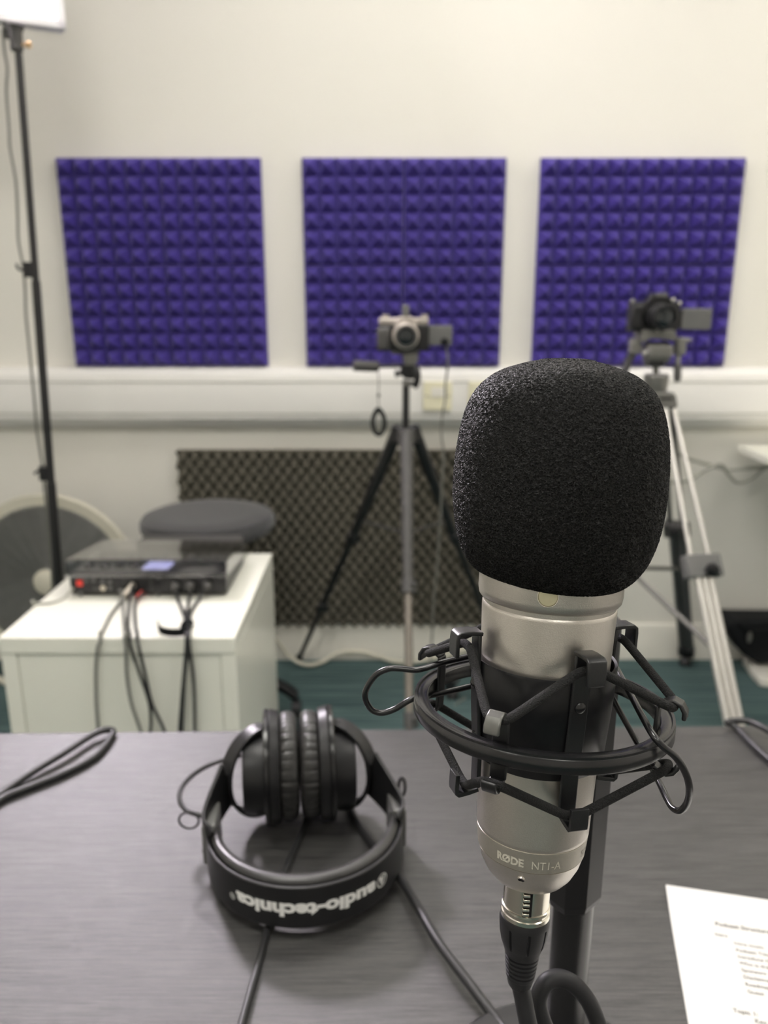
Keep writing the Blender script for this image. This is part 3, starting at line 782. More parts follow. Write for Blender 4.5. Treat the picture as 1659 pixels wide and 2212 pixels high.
MB().prism([q(1400, 778, .022), q(1438, 778, .022), q(1432, 793, .022), q(1404, 793, .022)], (0, .044, 0)).build('head_base', 'plastic', t, bevel=.002)
MB().cyl(q(1417, 790), q(1417, 812), .0075, n=14).build('bowl_stud', 'greymetal', t)
MB().lathe(q(1415, 846), (0, 0, 1), [(0, .024), (.010, .029), (.040, .031), (.044, .028)], 28).build('levelling_bowl', 'greymetal', t)
MB().prism([q(1406, 882, .03), q(1402, 852, .03), q(1412, 848, .03), q(1456, 848, .03), q(1462, 856, .03), q(1465, 878, .03), q(1460, 882, .03)], (0, .06, 0)).build('shoulder', 'greymetal', t, bevel=.004)
MB().box(q(1440, 861, .0315), (.030, .003, .005)).build('shoulder_slot', 'inner', t)
# pan handles
MB().box(q(1372, 748, .0), (.026, .03, .040)).build('handle_mount', 'greymetal', t, bevel=.005)
MB().sweep(spline([q(1372, 758), q(1362, 772, .01), q(1354, 790, .02), q(1346, 812, .03)], 5), [(.010 * math.cos(k), .010 * math.sin(k)) for k in [2*math.pi*j/10 for j in range(10)]]).build('pan_handle', 'plastic', t)
MB().box(q(1469, 748), (.024, .028, .044)).build('handle_mount', 'greymetal', t, bevel=.005)
MB().cyl(q(1470, 734), q(1492, 735), .006, n=12).build('handle_mount_bolt', 'greymetal', t)
MB().cyl(q(1466, 760), q(1464, 790, .01), .006, n=12).build('handle_rod', 'greymetal', t)
MB().lathe(q(1464, 788, .01), q(1463, 824, .02) - q(1464, 788, .01), [(0, .008), (.004, .0095), (.034, .0095), (.042, .006)], 16).build('pan_handle', 'darkgrey', t)
# legs
fB = V((PY(1481, 1424, 2.45).x, 2.45, 0)); fF = V((.812, 1.46, 0)); fL = V((hb.x - .50, T2Y + .22, 0))
legdefs = ((fB, 'leggrey', 'leggrey', .030), (fF, 'legsilver', 'legsilver', .040), (fL, 'leggrey', 'leggrey', .030))
for k, (ft, mU, mL, sp) in enumerate(legdefs):
    hd = V((ft.x - hb.x, ft.y - hb.y, 0)).normalized(); side = V((-hd.y, hd.x, 0))
    s = hb + hd * .02 - V((0, 0, .01)); e = V((ft.x, ft.y, .05)); mid = s.lerp(e, .40 if k == 1 else .44); ax = (e - s).normalized()
    up_ = MB()
    for sg in (-1, 1):
        up_.cyl(s + side * sg * .012, mid + side * sg * sp * .62 + ax * .03, .0052 if k == 1 else .0072, n=14)
    lg = up_.build('leg', mU, t)
    lo = MB()
    if k == 1:
        for u in (-1, 0, 1): lo.cyl(mid + side * u * .0165 - ax * .02, e + side * u * .0165, .0080, n=14)
    else:
        for u in (-1, 1): lo.cyl(mid + side * u * .0125 - ax * .02, e + side * u * .0125, .0125, n=14)
    lo.build('lower_tube', mL, lg)
    rm = Matrix((side, ax.cross(side) * -1, ax)).transposed()
    MB().box(mid, (sp * 2.0 + .012, .030, .055), rm).build('leg_clamp', 'darkgrey' if k != 1 else 'midgrey', lg, bevel=.004)
    c = mid + side * (.016 if k == 1 else .02) + V((0, -.02, 0))
    MB().lathe(c, V((0, -1, 0)), [(0, .008), (.006, .018), (.016, .016), (.02, .008)], 7).build('clamp_knob', 'plastic', lg)
    MB().box(e, (.05, .028, .04), rm).build('foot_clamp', 'plastic', lg, bevel=.003)
    MB().cyl(e - V((0, 0, .005)), V((ft.x, ft.y, .02)), .006, n=10).lathe(V((ft.x, ft.y, 0)), (0, 0, 1), [(0, .020), (.012, .020), (.026, .010)], 16).build('foot', 'plastic', lg)
cs = V((hb.x - .06, T2Y, .50))
MB().cyl(cs - V((0, 0, .02)), cs + V((0, 0, .02)), .016, n=16).build('spreader_hub', 'plastic', t)
for ft, mU, mL, sp in legdefs:
    s = hb - V((0, 0, .01)); e = V((ft.x, ft.y, .05)); MB().cyl(cs, s.lerp(e, .60), .0065, n=10).build('spreader', 'greymetal', t)

# grey cables between tripod and right hand table, on the wall
Yc = 2.44
pA = [PY(1400, 1035, Yc), PY(1450, 1041, Yc), PY(1490, 1036, Yc), PY(1520, 1017, Yc), PY(1541, 1008, Yc), PY(1558, 1003, Yc - .01), PY(1572, 1022, Yc), PY(1592, 1041, Yc), PY(1620, 1035, Yc), PY(1648, 1014, Yc), PY(1664, 1006, Yc), PY(1700, 1000, Yc), V((1.5, 2.46, .70))]
tag(MB().tube(pA, .0062, 10, step=6).build('hanging_cable', 'palecable'), 'pale grey cable sagging in a loop under the white table, the lower of two', 'cable', 'cables between the right tripod and the table')
pB = [PY(1400, 965, Yc), PY(1440, 970, Yc), PY(1490, 991, Yc), PY(1530, 1003, Yc + .016), PY(1556, 1010, Yc + .02), PY(1575, 1014, Yc), PY(1610, 1012, Yc), PY(1655, 1008, Yc + .02), PY(1700, 1002, Yc + .02), V((1.55, 2.465, .71))]
tag(MB().tube(pB, .0062, 10, step=6).build('hanging_cable', 'palecable'), 'pale grey cable running nearly straight under the white table, the upper of two', 'cable', 'cables between the right tripod and the table')

# right hand table
tz = 0.752; tx = PZ(1592, 960, tz).x
t = thing('side_table', (tx + .5, 2.1, 0), 'white table whose corner shows at the right edge of the photo', 'table')
MB().box2((tx, 1.75, tz - .022), (XR - .05, 2.46, tz)).build('tabletop', 'cab', t, bevel=.002)
for x in (tx + .62, XR - .1):
    for y in (1.80, 2.41):
        MB().box2((x - .02, y - .02, 0), (x + .02, y + .02, tz - .022)).build('leg', 'skirt', t, bevel=.002)

# white board and black bag lower right
pz = PZ(1619, 1440, .022)
t = thing('low_platform', (1.42, 2.28, 0), 'low white board on the carpet under the black bag', 'platform')
a = PZ(1618, 1436, .03); b2 = PZ(1642, 1464, .03)
MB().prism([V((a.x, a.y, 0.0)), V((a.x - .004, a.y - .02, 0)), V((b2.x, b2.y, 0)), V((b2.x + .02, b2.y - .01, 0)), V((1.75, b2.y - .01, 0)), V((1.75, 2.45, 0)), V((a.x + .01, 2.45, 0))], (0, 0, .03)).build('board', 'skirt', t, bevel=.005)
bp = V((1.44, 2.37, .030))
t = thing('equipment_bag', bp, 'black rounded equipment bag standing on the low white board, right edge', 'bag')
prf = [(1573, 1352), (1582, 1339), (1600, 1341), (1659, 1342), (1720, 1342), (1760, 1370), (1760, 1437), (1640, 1437), (1612, 1420), (1588, 1390), (1574, 1368)]
o = MB().prism([PY(x, y, 2.36) for x, y in prf], (0, .11, 0)).build('body', 'bag', t, bevel=.015)
MB().sphere(PY(1619, 1377, 2.352), (.008, .006, .020), 14, 8).build('highlight_bead', 'greymetal', t)  # pale bead stands in for a highlight on the bag
MB().tube([PY(1600, 1350, 2.35), PY(1625, 1362, 2.345), PY(1659, 1360, 2.345), PY(1700, 1350, 2.35)], .006, 8).build('strap', 'bag', t)
# cream cable on the floor by the wall
pts = [(592, 1375, 2.42), (606, 1393, 2.44), (622, 1414, 2.44), (645, 1431, 2.42), (672, 1436, 2.42), (700, 1428, 2.44), (722, 1414, 2.46), (752, 1408, 2.475), (790, 1410, 2.475), (820, 1419, 2.46), (850, 1428, 2.44), (885, 1430, 2.44), (930, 1424, 2.45), (980, 1410, 2.47), (1040, 1395, 2.475)]
P_ = []
for x, y, Y in pts:
    p = PY(x, y, Y)
    if p.z < .007: p = PZ(x, y, .007)
    if p.y > W - .024: p.y = W - .024
    P_.append(p)
tag(MB().tube(P_, .0062, 10, step=6).build('floor_cable', 'creamcable'), 'cream cable snaking along the foot of the wall below the charcoal foam', 'cable')

# ================================================================== headphones
hc = V((-0.0745, 0.612, DZ)); th = R(7.5)
HR = Matrix.Rotation(th, 3, 'Z')
def H(x, y, z): return hc + HR @ V((x, y, z))
t = thing('headphones', hc, 'black over-ear headphones with lettered headband lying on the desk', 'headphones')
CZH = 0.053
for s in (-1, 1):
    ax = HR @ V((s, 0, 0)); o = H(0, 0, CZH)
    n = 72
    # ear pad with creases
    prof = [(.0002, .030), (.0003, .040), (.0022, .0462), (.0085, .0484), (.0140, .0474), (.0175, .0440)]
    mb = MB(); e1 = HR @ V((0, 1, 0)); e2 = V((0, 0, 1)); vs = []; N = 220
    rn = random.Random(3 + s); cr = [(2 * math.pi * (k + rn.uniform(-.3, .3)) / 34, rn.uniform(.5, 1)) for k in range(34)]
    for ti, (tt, r) in enumerate(prof):
        for k in range(N):
            a = 2 * math.pi * k / N; d = 0
            for ca, st in cr:
                da = abs((a - ca + math.pi) % (2 * math.pi) - math.pi)
                d -= st * .0026 * math.exp(-(da / .016) ** 2)
            wgt = [0, 0, .1, .7, 1, .6][ti]
            rr = r + d * wgt
            vs.append(o + ax * tt + (e1 * math.cos(a) * .86 + e2 * math.sin(a)) * rr)
    fs = [(i * N + k, i * N + (k + 1) % N, (i + 1) * N + (k + 1) % N, (i + 1) * N + k) for i in range(len(prof) - 1) for k in range(N)]
    mb.add(vs, fs); pad = mb.build('ear_pad', 'leather', t, ang=70, subsurf=1)
    def oval(prof, name, m, sy=.86, dz=0):
        vs = []; N = 80
        for tt, r in prof:
            for k in range(N):
                a = 2 * math.pi * k / N
                vs.append(o + ax * tt + e1 * math.cos(a) * r * sy + e2 * (math.sin(a) * r + dz))
        fs = [(i * N + k, i * N + (k + 1) % N, (i + 1) * N + (k + 1) % N, (i + 1) * N + k) for i in range(len(prof) - 1) for k in range(N)]
        fs += [tuple(range(N))[::-1], tuple(range((len(prof) - 1) * N, len(prof) * N))]
        return MB().add(vs, fs).build(name, m, t, ang=30)
    oval([(.0165, .044), (.0175, .0490), (.024, .0508), (.0255, .0500)], 'pad_flange', 'plastic')
    oval([(.0255, .0470), (.0262, .0512), (.0290, .0512), (.0300, .0498)], 'rim_ring', 'blackgloss')
    oval([(.0290, .036), (.0305, .0380), (.0440, .0365), (.0475, .0350), (.0482, .0325)], 'earcup_housing', 'plastic', sy=.9, dz=-.004)
    # yoke: half ring from the top pivot round the outside to the bottom pivot
    C0 = H(s * .033, .0, CZH - .002); out = (HR @ V((s * .86, -.52, 0))).normalized()
    pts = []
    for k in range(-9, 10):
        a = R(k * 10)
        pts.append(C0 + V((0, 0, 1)) * math.sin(a) * .041 + out * (math.cos(a) * .034))
    def sec(i):
        u = abs(i - len(pts) // 2) / (len(pts) // 2); wv = .0085 - .002 * u
        return [(-wv, -.0018), (wv, -.0018), (wv, .0018), (-wv, .0018)]
    cen = C0
    MB().sweep(pts, sec, up=lambda i: (pts[i] - cen).normalized()).build('yoke', 'plastic', t, bevel=.0012)
    for pz_ in (-1, 1):
        c = C0 + V((0, 0, pz_ * .039)); MB().cyl(c - V((0, 0, .004)), c + V((0, 0, .004)), .004, n=14).build('pivot', 'plastic', t)
    # arm plate from the yoke to the slider
    e0 = C0 + out * .033
    sl = H(s * .0765 + (.003), -.066, .030)
    pts2 = spline([e0 + V((0, 0, .0)), e0.lerp(sl, .4) + out * .006, e0.lerp(sl, .75) + out * .007, sl], 6)
    def sec2(i):
        u = i / (len(pts2) - 1); hh = .0250 - .006 * u - .006 * math.sin(math.pi * min(1, u * 1.3)) * .6
        return [(-.0016, -hh), (.0016, -hh), (.0016, hh), (-.0016, hh)]
    MB().sweep(pts2, sec2, up=(0, 0, 1)).build('arm', 'plastic', t, bevel=.001)
# headband: semicircle standing on edge
bc = (.003, -.062); BR = .0775
def HB(a, r, z):   # a: angle from apex, positive to the right as seen from the camera
    tilt = .008 * math.cos(a)
    return H(bc[0] + r * math.sin(a), bc[1] - r * 1.0 * math.cos(a), z)
zb0, zb1 = .008, .043
arc = [R(-92 + 184 * k / 60) for k in range(61)]
cen = lambda i: (HB(arc[i], 1, 0) - HB(arc[i], 0, 0)).normalized()
pts = [HB(a, BR, (zb0 + zb1) / 2) for a in arc]
hh = (zb1 - zb0) / 2
def secb(i):
    u = abs(arc[i]) / R(92); k = hh * (1 - .28 * u ** 3)
    return [(-k, -.0015), (k, -.0015), (k, .0015), (-k, .0015)]
# side = tangent x up ; up = radial
MB().sweep(pts, secb, up=cen).build('headband', 'plastic', t, bevel=.0012)
def secp(i):
    u = abs(arc[i]) / R(92); k = hh * (1 - .28 * u ** 3) + .0025; w_ = .0075 * (1 - .35 * u ** 3)
    out_ = []
    for j in range(20):
        a = 2 * math.pi * j / 20; cs_, sn = math.cos(a), math.sin(a)
        out_.append((k * math.copysign(abs(cs_) ** .45, cs_), -w_ + w_ * .85 * math.copysign(abs(sn) ** .7, sn)))
    return out_
ipts = [HB(a, BR - .001, (zb0 + zb1) / 2) for a in arc]
MB().sweep(ipts, secp, up=cen).build('headband_padding', 'leather', t, ang=60)
for s in (-1, 1):
    a0 = R(s * 92)
    p0 = HB(a0, BR - .002, .0255); p1 = p0 + HR @ V((-s * .0015, .018, .001))
    d = (p1 - p0).normalized(); rm = Matrix((HR @ V((1, 0, 0)), d, V((0, 0, 1)))).transposed()
    o = MB().box((p0 + p1) / 2 + HR @ V((s * .001, 0, .002)), (.011, .030, .036), rm).build('slider', 'greyslider', t, bevel=.002)
    MB().box((p0 + p1) / 2 + HR @ V((s * .0045, .003, .0145)), (.005, .014, .010), rm).build('slider_cap', 'greyslider', o, bevel=.001)
    # small cable loops by the sliders
    c = PZ(408, 1772, DZ + .040) if s < 0 else PZ(868, 1700, DZ + .048)
    ra, rb_ = (.0080, .0075) if s < 0 else (.0028, .0088)
    lp = [c + V((ra * math.cos(k), 0, rb_ * math.sin(k))) for k in [2 * math.pi * j / 12 for j in range(12)]]
    MB().tube(lp, .0009 if s < 0 else .0014, 8, closed=True).build('wire_loop', 'cable', t)
# cord loop outside the left cup
pts = [PZ(x, y, DZ + z_) for x, y, z_ in ((520, 1632, .060), (480, 1642, .056), (445, 1656, .052), (412, 1678, .046), (392, 1703, .042), (388, 1728, .040), (400, 1748, .038), (422, 1758, .038), (446, 1764, .036))]
MB().tube(pts, .0021, 10).build('left_cord_loop', 'cable', t)
# lettering on the outside of the band
def band_text(vs, fs, name, cx_a, m='print', dz=0):
    out_ = []
    for v in vs:
        # upside down as seen from the camera: reading direction runs right to left
        a = cx_a - v.x / BR
        out_.append(HB(a, BR + .0019, (zb0 + zb1) / 2 + dz - v.y))
    MB().add(out_, fs).build(name, m, t)
vs, fs = text_geo('audio-technica', .0142, .0007)
wdt = max(v.x for v in vs)
sc = 0.108 / wdt
band_text([V((v.x * sc, v.y * 1.05 - .0042, 0)) for v in vs], fs, 'lettering', R(38))
vs, fs = text_geo('®', .0070)
band_text([V((v.x, v.y, 0)) for v in vs], fs, 'registered_mark', R(38) - (.108 + .0015) / BR)
# round logo: ring with a slanted triangle
lv, lf = [], []
N = 32
for k in range(N):
    a = 2 * math.pi * k / N
    for r in (.0048, .0056): lv.append(V((r * math.cos(a), r * math.sin(a), 0)))
for k in range(N):
    j = (k + 1) % N; lf.append((2 * k, 2 * k + 1, 2 * j + 1, 2 * j))
o_ = len(lv)
lv += [V(p) for p in ((-.0032, -.0034, 0), (-.0016, -.0034, 0), (.0003, .0040, 0), (-.0009, .0040, 0), (-.0006, -.0034, 0), (.0032, -.0034, 0), (.0011, .0040, 0))]
lf += [(o_, o_ + 1, o_ + 2, o_ + 3), (o_ + 4, o_ + 5, o_ + 6)]
band_text([V((v.x + .0, v.y, 0)) for v in lv], lf, 'round_logo', R(38) + .0078 / BR)

# headphone cords on the desk
def desk_line(pts, r): return [PZ(x, y, DZ + r + (dz if False else 0)) for x, y in pts]
r = .0026
pts = [PZ(668, 1740, DZ + r), PZ(650, 1800, DZ + r), PZ(625, 1860, DZ + r), PZ(600, 1925, DZ + r), PZ(577, 2010, DZ + r), PZ(556, 2090, DZ + r), PZ(536, 2160, DZ + r), PZ(518, 2230, DZ + r), PZ(500, 2330, DZ + r)]
tag(MB().tube(pts, r, 12).build('headphone_cord', 'cable'), 'thin black cord running from under the headphones towards the front left', 'cord')
r = .0034
pts = [PZ(742, 1700, DZ + r), PZ(765, 1765, DZ + r), PZ(810, 1830, DZ + r), PZ(866, 1900, DZ + r + .004), PZ(905, 1965, DZ + r + .008), PZ(950, 2040, DZ + r + .010), PZ(1010, 2120, DZ + r + .008), PZ(1075, 2205, DZ + r + .0045), PZ(1120, 2260, DZ + r + .009), PZ(1150, 2330, DZ + r + .004)]
tag(MB().tube(pts, r, 12).build('microphone_cable', 'cable'), 'thick black cable running from under the right earcup towards the microphone base', 'cable')
# loops at the far desk edge
r = .0036
pts = [PZ(-60, 1760, DZ + r), PZ(0, 1716, DZ + r), PZ(70, 1668, DZ + r + .002), PZ(140, 1625, DZ + r + .004), PZ(195, 1590, DZ + r + .004), PZ(222, 1578, DZ + r + .004), PZ(240, 1577, DZ + r + .002), PZ(243, 1586, DZ + r), PZ(222, 1618, DZ + r), PZ(190, 1644, DZ + r), PZ(130, 1674, DZ + r), PZ(60, 1702, DZ + r), PZ(0, 1728, DZ + r), PZ(-60, 1764 + 20, DZ + r)]
tag(MB().tube(pts, r, 12).build('desk_cable', 'cable'), 'black cable doubled back in a narrow loop at the far left of the desk', 'cable', 'cable loops on the desk')
pts = [PZ(1740, 1690, DZ + r), PZ(1700, 1668, DZ + r), PZ(1659, 1638, DZ + r), PZ(1625, 1606, DZ + r), PZ(1600, 1580, DZ + r), PZ(1582, 1566, DZ + r + .002), PZ(1572, 1561, DZ + r + .004), PZ(1590, 1557, DZ + r + .006), PZ(1620, 1559, DZ + r + .008), PZ(1659, 1578, DZ + r + .010), PZ(1720, 1620, DZ + r + .004)]
tag(MB().tube(pts, r, 12).build('desk_cable', 'cable'), 'black cable curled in a loop over the far right edge of the desk', 'cable', 'cable loops on the desk')

# ================================================================== paper
a = PZ(1437, 1921, DZ); u = (PZ(1659, 1954, DZ) - a).normalized()
b2 = PZ(1480, 2212, DZ); v_ = V((-u.y, u.x, 0)) * -1
if v_.y > 0: v_ = -v_
print('paper angle check', math.degrees(math.acos(max(-1, min(1, (b2 - a).normalized().dot(u))))))
t = thing('paper_sheet', a + u * .105 + v_ * .1485, 'white printed script of podcast topics lying on the desk, lower right', 'paper')
t.location.z = DZ; WP[t.name] = V(t.location)
def PP(x, y, z=0): return a + u * x + v_ * y + V((0, 0, z))
nx, ny = 12, 16; vs = []; 
for j in range(ny + 1):
    for i in range(nx + 1):
        x, y = .210 * i / nx, .297 * j / ny
        lift = .0035 * max(0, 1 - y / .05) ** 2 + .0008
        vs.append(PP(x, y, lift))
fs = [(j * (nx + 1) + i, j * (nx + 1) + i + 1, (j + 1) * (nx + 1) + i + 1, (j + 1) * (nx + 1) + i) for j in range(ny) for i in range(nx)]
n0 = len(vs); vs2 = vs + [p - V((0, 0, .0007)) for p in vs]
fs2 = fs + [tuple(i + n0 for i in f)[::-1] for f in fs]
border = [i for i in range(nx + 1)] + [(j + 1) * (nx + 1) - 1 for j in range(1, ny + 1)] + [ny * (nx + 1) + i for i in range(nx - 1, -1, -1)] + [j * (nx + 1) for j in range(ny - 1, 0, -1)]
fs2 += [(border[k], border[(k + 1) % len(border)], border[(k + 1) % len(border)] + n0, border[k] + n0) for k in range(len(border))]
MB().add(vs2, fs2).build('sheet', 'paper', t, ang=50)
lines = [('Podcast Structure', 1545, 2000, .0052, .00012), ('Intro', 1545, 2021, .0043, .00004), ('Intro music', 1586, 2040, .0043, 0), ('Podcast Title', 1590, 2055, .0043, 0), ('Introduce Hosts', 1594, 2069, .0043, 0),
         ('Who is the Guest', 1597, 2083, .0043, 0), ('Sponsors', 1602, 2098, .0043, 0), ('Disclaimer', 1606, 2113, .0043, 0), ('Roadmap', 1610, 2129, .0043, 0), ('Guest', 1615, 2145, .0043, 0),
         ('Topic 1:', 1584, 2186, .0046, .00006), ('Key', 1631, 2209, .0046, 0)]
for s_, px, py, sz, bo in lines:
    p = PZ(px, py, DZ + .001) - a; x0 = p.dot(u); y0 = p.dot(v_)
    vs, fs = text_geo(s_, sz, bo + .00005)
    MB().add([PP(x0 + q_.x, y0 - q_.y, .0008 + .0035 * max(0, 1 - (y0 - q_.y) / .05) ** 2 + .00025) for q_ in vs], fs).build('printed_line', 'ink', t)

# ================================================================== microphone
G = V((0.0624, 0.279, 1.0775))
UD = V((-0.042, -0.1045, -0.9935)).normalized()          # down the microphone
FR_ = (V((0, -1, 0)) - UD * V((0, -1, 0)).dot(UD)).normalized()  # towards the camera
RR_ = UD.cross(FR_)
if RR_.x < 0: RR_ = -RR_
def MP(az, r, tt):
    a = R(az); return G + UD * tt + (FR_ * math.cos(a) + RR_ * math.sin(a)) * r
def body_r(tt): return .0252 - (.0252 - .0218) * (tt / .0918)

t = thing('microphone', MP(0, 0, .115), 'large satin nickel condenser microphone held in the shock mount', 'microphone')
def mlathe(prof, name, m, parent=t, n=128, caps=True, **k):
    return MB().lathe(G, UD, prof, n, caps).build(name, m, parent, **k)
mlathe([(-.022, .0250), (-.021, .0266), (-.0035, .0268), (-.0012, .0264), (-.0004, .0258), (.0000, .0247), (.0016, .0246), (.0022, .0250), (.0030, body_r(.003)), (.0900, body_r(.09)), (.0912, body_r(.0912)), (.0918, .0214)], 'body', 'nickel')
mlathe([(.0916, .0212), (.0919, .0217), (.1000, .0209), (.1004, .0205)], 'text_band', 'engrave')
mlathe([(.1003, .0200), (.1006, .0206), (.1050, .0194), (.1095, .0172), (.1125, .0148), (.1140, .0126), (.1143, .0100)], 'base_cap', 'nickel')
# gold dot
c = MP(-14, .0268, -.0070); nrm = (MP(-14, 1, 0) - MP(-14, 0, 0)).normalized()
MB().lathe(c - nrm * .0010, nrm, [(0, .0033), (.0014, .0033), (.0016, .0031)], 32).build('gold_dot', 'gold', t)
MB().lathe(c - nrm * .0010, nrm, [(0, .0036), (.0015, .0036), (.0015, .0034), (0, .0034)], 32, caps=False).build('dot_rim', 'chrome', t)
c = MP(-20, .0192, .1040); nrm = (MP(-20, 1, .6) - MP(-20, 0, 0)).normalized()
MB().lathe(c - nrm * .001, nrm, [(0, .0012), (.0017, .0012)], 20).build('set_screw_hole', 'inner', t)
MB().lathe(c - nrm * .001, nrm, [(0, .0017), (.0018, .0016), (.0018, .0012), (0, .0012)], 24, caps=False).build('hole_rim', 'nickel', t)
def mic_text(s_, size, bold, az0, az1, tt, m, name):
    vs, fs = text_geo(s_, size, bold); o_ = []
    x0_ = min(q_.x for q_ in vs); x1_ = max(q_.x for q_ in vs)
    for q_ in vs:
        tq = tt - q_.y; rr = .0217 - (tq - .0919) * (.0008 / .0081) + .00012
        o_.append(MP(az0 + (az1 - az0) * (q_.x - x0_) / (x1_ - x0_), rr, tq))
    MB().add(o_, fs).build(name, m, t)
mic_text('RØDE', .0044, .00020, -47, -18, .0980, 'etch', 'maker_lettering')
mic_text('NT1-A', .0046, .00002, -10, 20, .0982, 'etch', 'model_lettering')
mic_text('S/N 0', .0044, 0, 50, 76, .0974, 'etchdark', 'serial_lettering')

# foam windscreen
t = thing('foam_windscreen', MP(0, 0, -.012), 'black open-cell foam windscreen pulled over the microphone head', 'windscreen')
Nn = 560; prof = []
ctl = [(-.0885, .0004), (-.0882, .008), (-.0865, .016), (-.0828, .0252), (-.0762, .0322), (-.0660, .0361), (-.053, .0380), (-.040, .0383), (-.028, .0372), (-.0185, .0348), (-.0125, .0315), (-.0092, .0282), (-.0096, .0268)]
cp = spline([V((a_, b_, 0)) for a_, b_ in ctl], 26)
vs = []; rn = random.Random(5)
import mathutils
for i, p in enumerate(cp):
    for k in range(Nn):
        a_ = 2 * math.pi * k / Nn
        wv = .0011 * math.sin(a_ * 2 + 1.0) * max(0, (p.x + .06) / .05)   # uneven lower hem
        # slightly square shoulders: the foam is fuller on its sides
        q_ = MP(math.degrees(a_), max(.0002, p.y), p.x + wv)
        dd = mathutils.noise.voronoi(q_ * 1000)[0]
        jit = .00055 * max(0, 1 - (dd[1] - dd[0]) / .32) - .0002 + mathutils.noise.noise(q_ * 60) * .0002
        d = (FR_ * math.cos(a_) + RR_ * math.sin(a_)) if p.y > .01 else -UD
        vs.append(q_ + d * jit)
fs = [(i * Nn + k, i * Nn + (k + 1) % Nn, (i + 1) * Nn + (k + 1) % Nn, (i + 1) * Nn + k) for i in range(len(cp) - 1) for k in range(Nn)]
fs.append(tuple(range(Nn)))
MB().add(vs, fs).build('foam_cover', 'sponge', t, ang=80)

# ---- shock mount
AZ0 = 15
t = thing('shock_mount', MP(180, .05, .07), 'black spider shock mount with woven elastic cords gripping the microphone', 'shock mount')
def mring(prof, name, m, parent=t, **k):   # closed profile of (t, r)
    n = 160; mm_ = len(prof); vs = [MP(360 * i / n, r_, t_) for i in range(n) for t_, r_ in prof]
    fs = [(i * mm_ + k_, i * mm_ + (k_ + 1) % mm_, ((i + 1) % n) * mm_ + (k_ + 1) % mm_, ((i + 1) % n) * mm_ + k_) for i in range(n) for k_ in range(mm_)]
    return MB().add(vs, fs).build(name, m, parent, **k)
mring([(.0232, .0258), (.0228, .0268), (.0236, .0271), (.0400, .0262), (.0612, .0245), (.0616, .0240), (.0612, .0236), (.0400, .0250), (.0236, .0259)], 'clamp_sleeve', 'clamp', ang=50)
mring([(.0408, .0440), (.0412, .0436), (.0462, .0436), (.0466, .0444), (.0466, .0486), (.0461, .0491), (.0415, .0490), (.0410, .0484)], 'outer_ring', 'blackgloss', ang=60)
mring([(.0404, .0478), (.0404, .0488), (.0412, .0488), (.0412, .0478)], 'ring_lip', 'blackgloss', ang=60)
def strip(path, az, wd, th_, name, m, parent=t, bevel=.0006):
    """flat strip at azimuth az following (r, t) points"""
    pts = [MP(az, r_, t_) for r_, t_ in path]
    side = (MP(az + 90, 1, 0) - MP(az + 90, 0, 0)).normalized()
    return MB().sweep(pts, [(-th_, -wd), (th_, -wd), (th_, wd), (-th_, wd)], up=side).build(name, m, parent, bevel=bevel)
for k in range(4):
    az = AZ0 + 90 * k
    rt, rb = .0282, .0262
    strip([(rt + .0002, .0125), (rt, .020), (.0272, .040), (rb - .0008, .060), (rb - .001, .0730)], az, .0034, .0008, 'post', 'blackmetal')
    hk = strip([(rt - .0010, .0122), (.0310, .0118), (.0358, .0119), (.0368, .0126), (.0370, .0146), (.0369, .0210)], az, .0036, .0008, 'upper_hook', 'blackmetal')
    strip([(rb - .001, .0735), (.0290, .0745), (.0330, .0752), (.0338, .0745), (.0340, .0725), (.0339, .0670)], az, .0034, .0008, 'lower_hook', 'blackmetal')
    for tt, rr in ((.032, .0286), (.053, .0270)):
        c = MP(az, rr, tt); nr = (MP(az, 1, 0) - MP(az, 0, 0)).normalized()
        MB().lathe(c - nr * .0005, nr, [(0, .0021), (.0008, .0020), (.0013, .0013), (.0015, .0003)], 20).build('rivet', 'blackgloss', t)
    az2 = AZ0 - 45 + 90 * k
    strip([(.0430, .0320), (.0428, .0380), (.0428, .0500), (.0430, .0545)], az2, .0030, .0007, 'ring_tab', 'blackmetal')
    strip([(.0428, .0320), (.0450, .0305), (.0480, .0290), (.0505, .0300), (.0520, .0325), (.0520, .0352)], az2, .0028, .0008, 'ring_upper_hook', 'greyhook' if k in (0,) else 'blackmetal')
    strip([(.0430, .0545), (.0450, .0556), (.0480, .0565), (.0502, .0555), (.0515, .0535), (.0515, .0518)], az2, .0028, .0008, 'ring_lower_hook', 'greyhook' if k in (2,) else 'blackmetal')
up_pts, lo_pts = [], []
def seg_elastic(A, B): return [A.lerp(B, f) for f in (0.06, .35, .65, .94)]
U_, L_ = [], []
for k in range(4):
    az = AZ0 + 90 * k; az2 = az + 45
    U_ += [MP(az - 6, .0322, .0172), MP(az + 6, .0322, .0172), MP(az2 - 4, .0482, .0312), MP(az2 + 4, .0482, .0312)]
    L_ += [MP(az - 6, .0306, .0712), MP(az + 6, .0306, .0712), MP(az2 - 4, .0480, .0542), MP(az2 + 4, .0480, .0542)]
def poly_soft(P, cuts=8):
    out_ = []
    n = len(P)
    for i in range(n):
        A, B = P[i], P[(i + 1) % n]
        for k in range(cuts): out_.append(A.lerp(B, k / cuts))
    for _ in range(2):
        out_ = [(out_[i - 1] + out_[i] * 2 + out_[(i + 1) % len(out_)]) / 4 for i in range(len(out_))]
    return out_
MB().tube(poly_soft(U_), .00165, 16, closed=True, smooth=False).build('upper_elastic', 'elastic', t)
MB().tube(poly_soft(L_), .00165, 16, closed=True, smooth=False).build('lower_elastic', 'elastic', t)
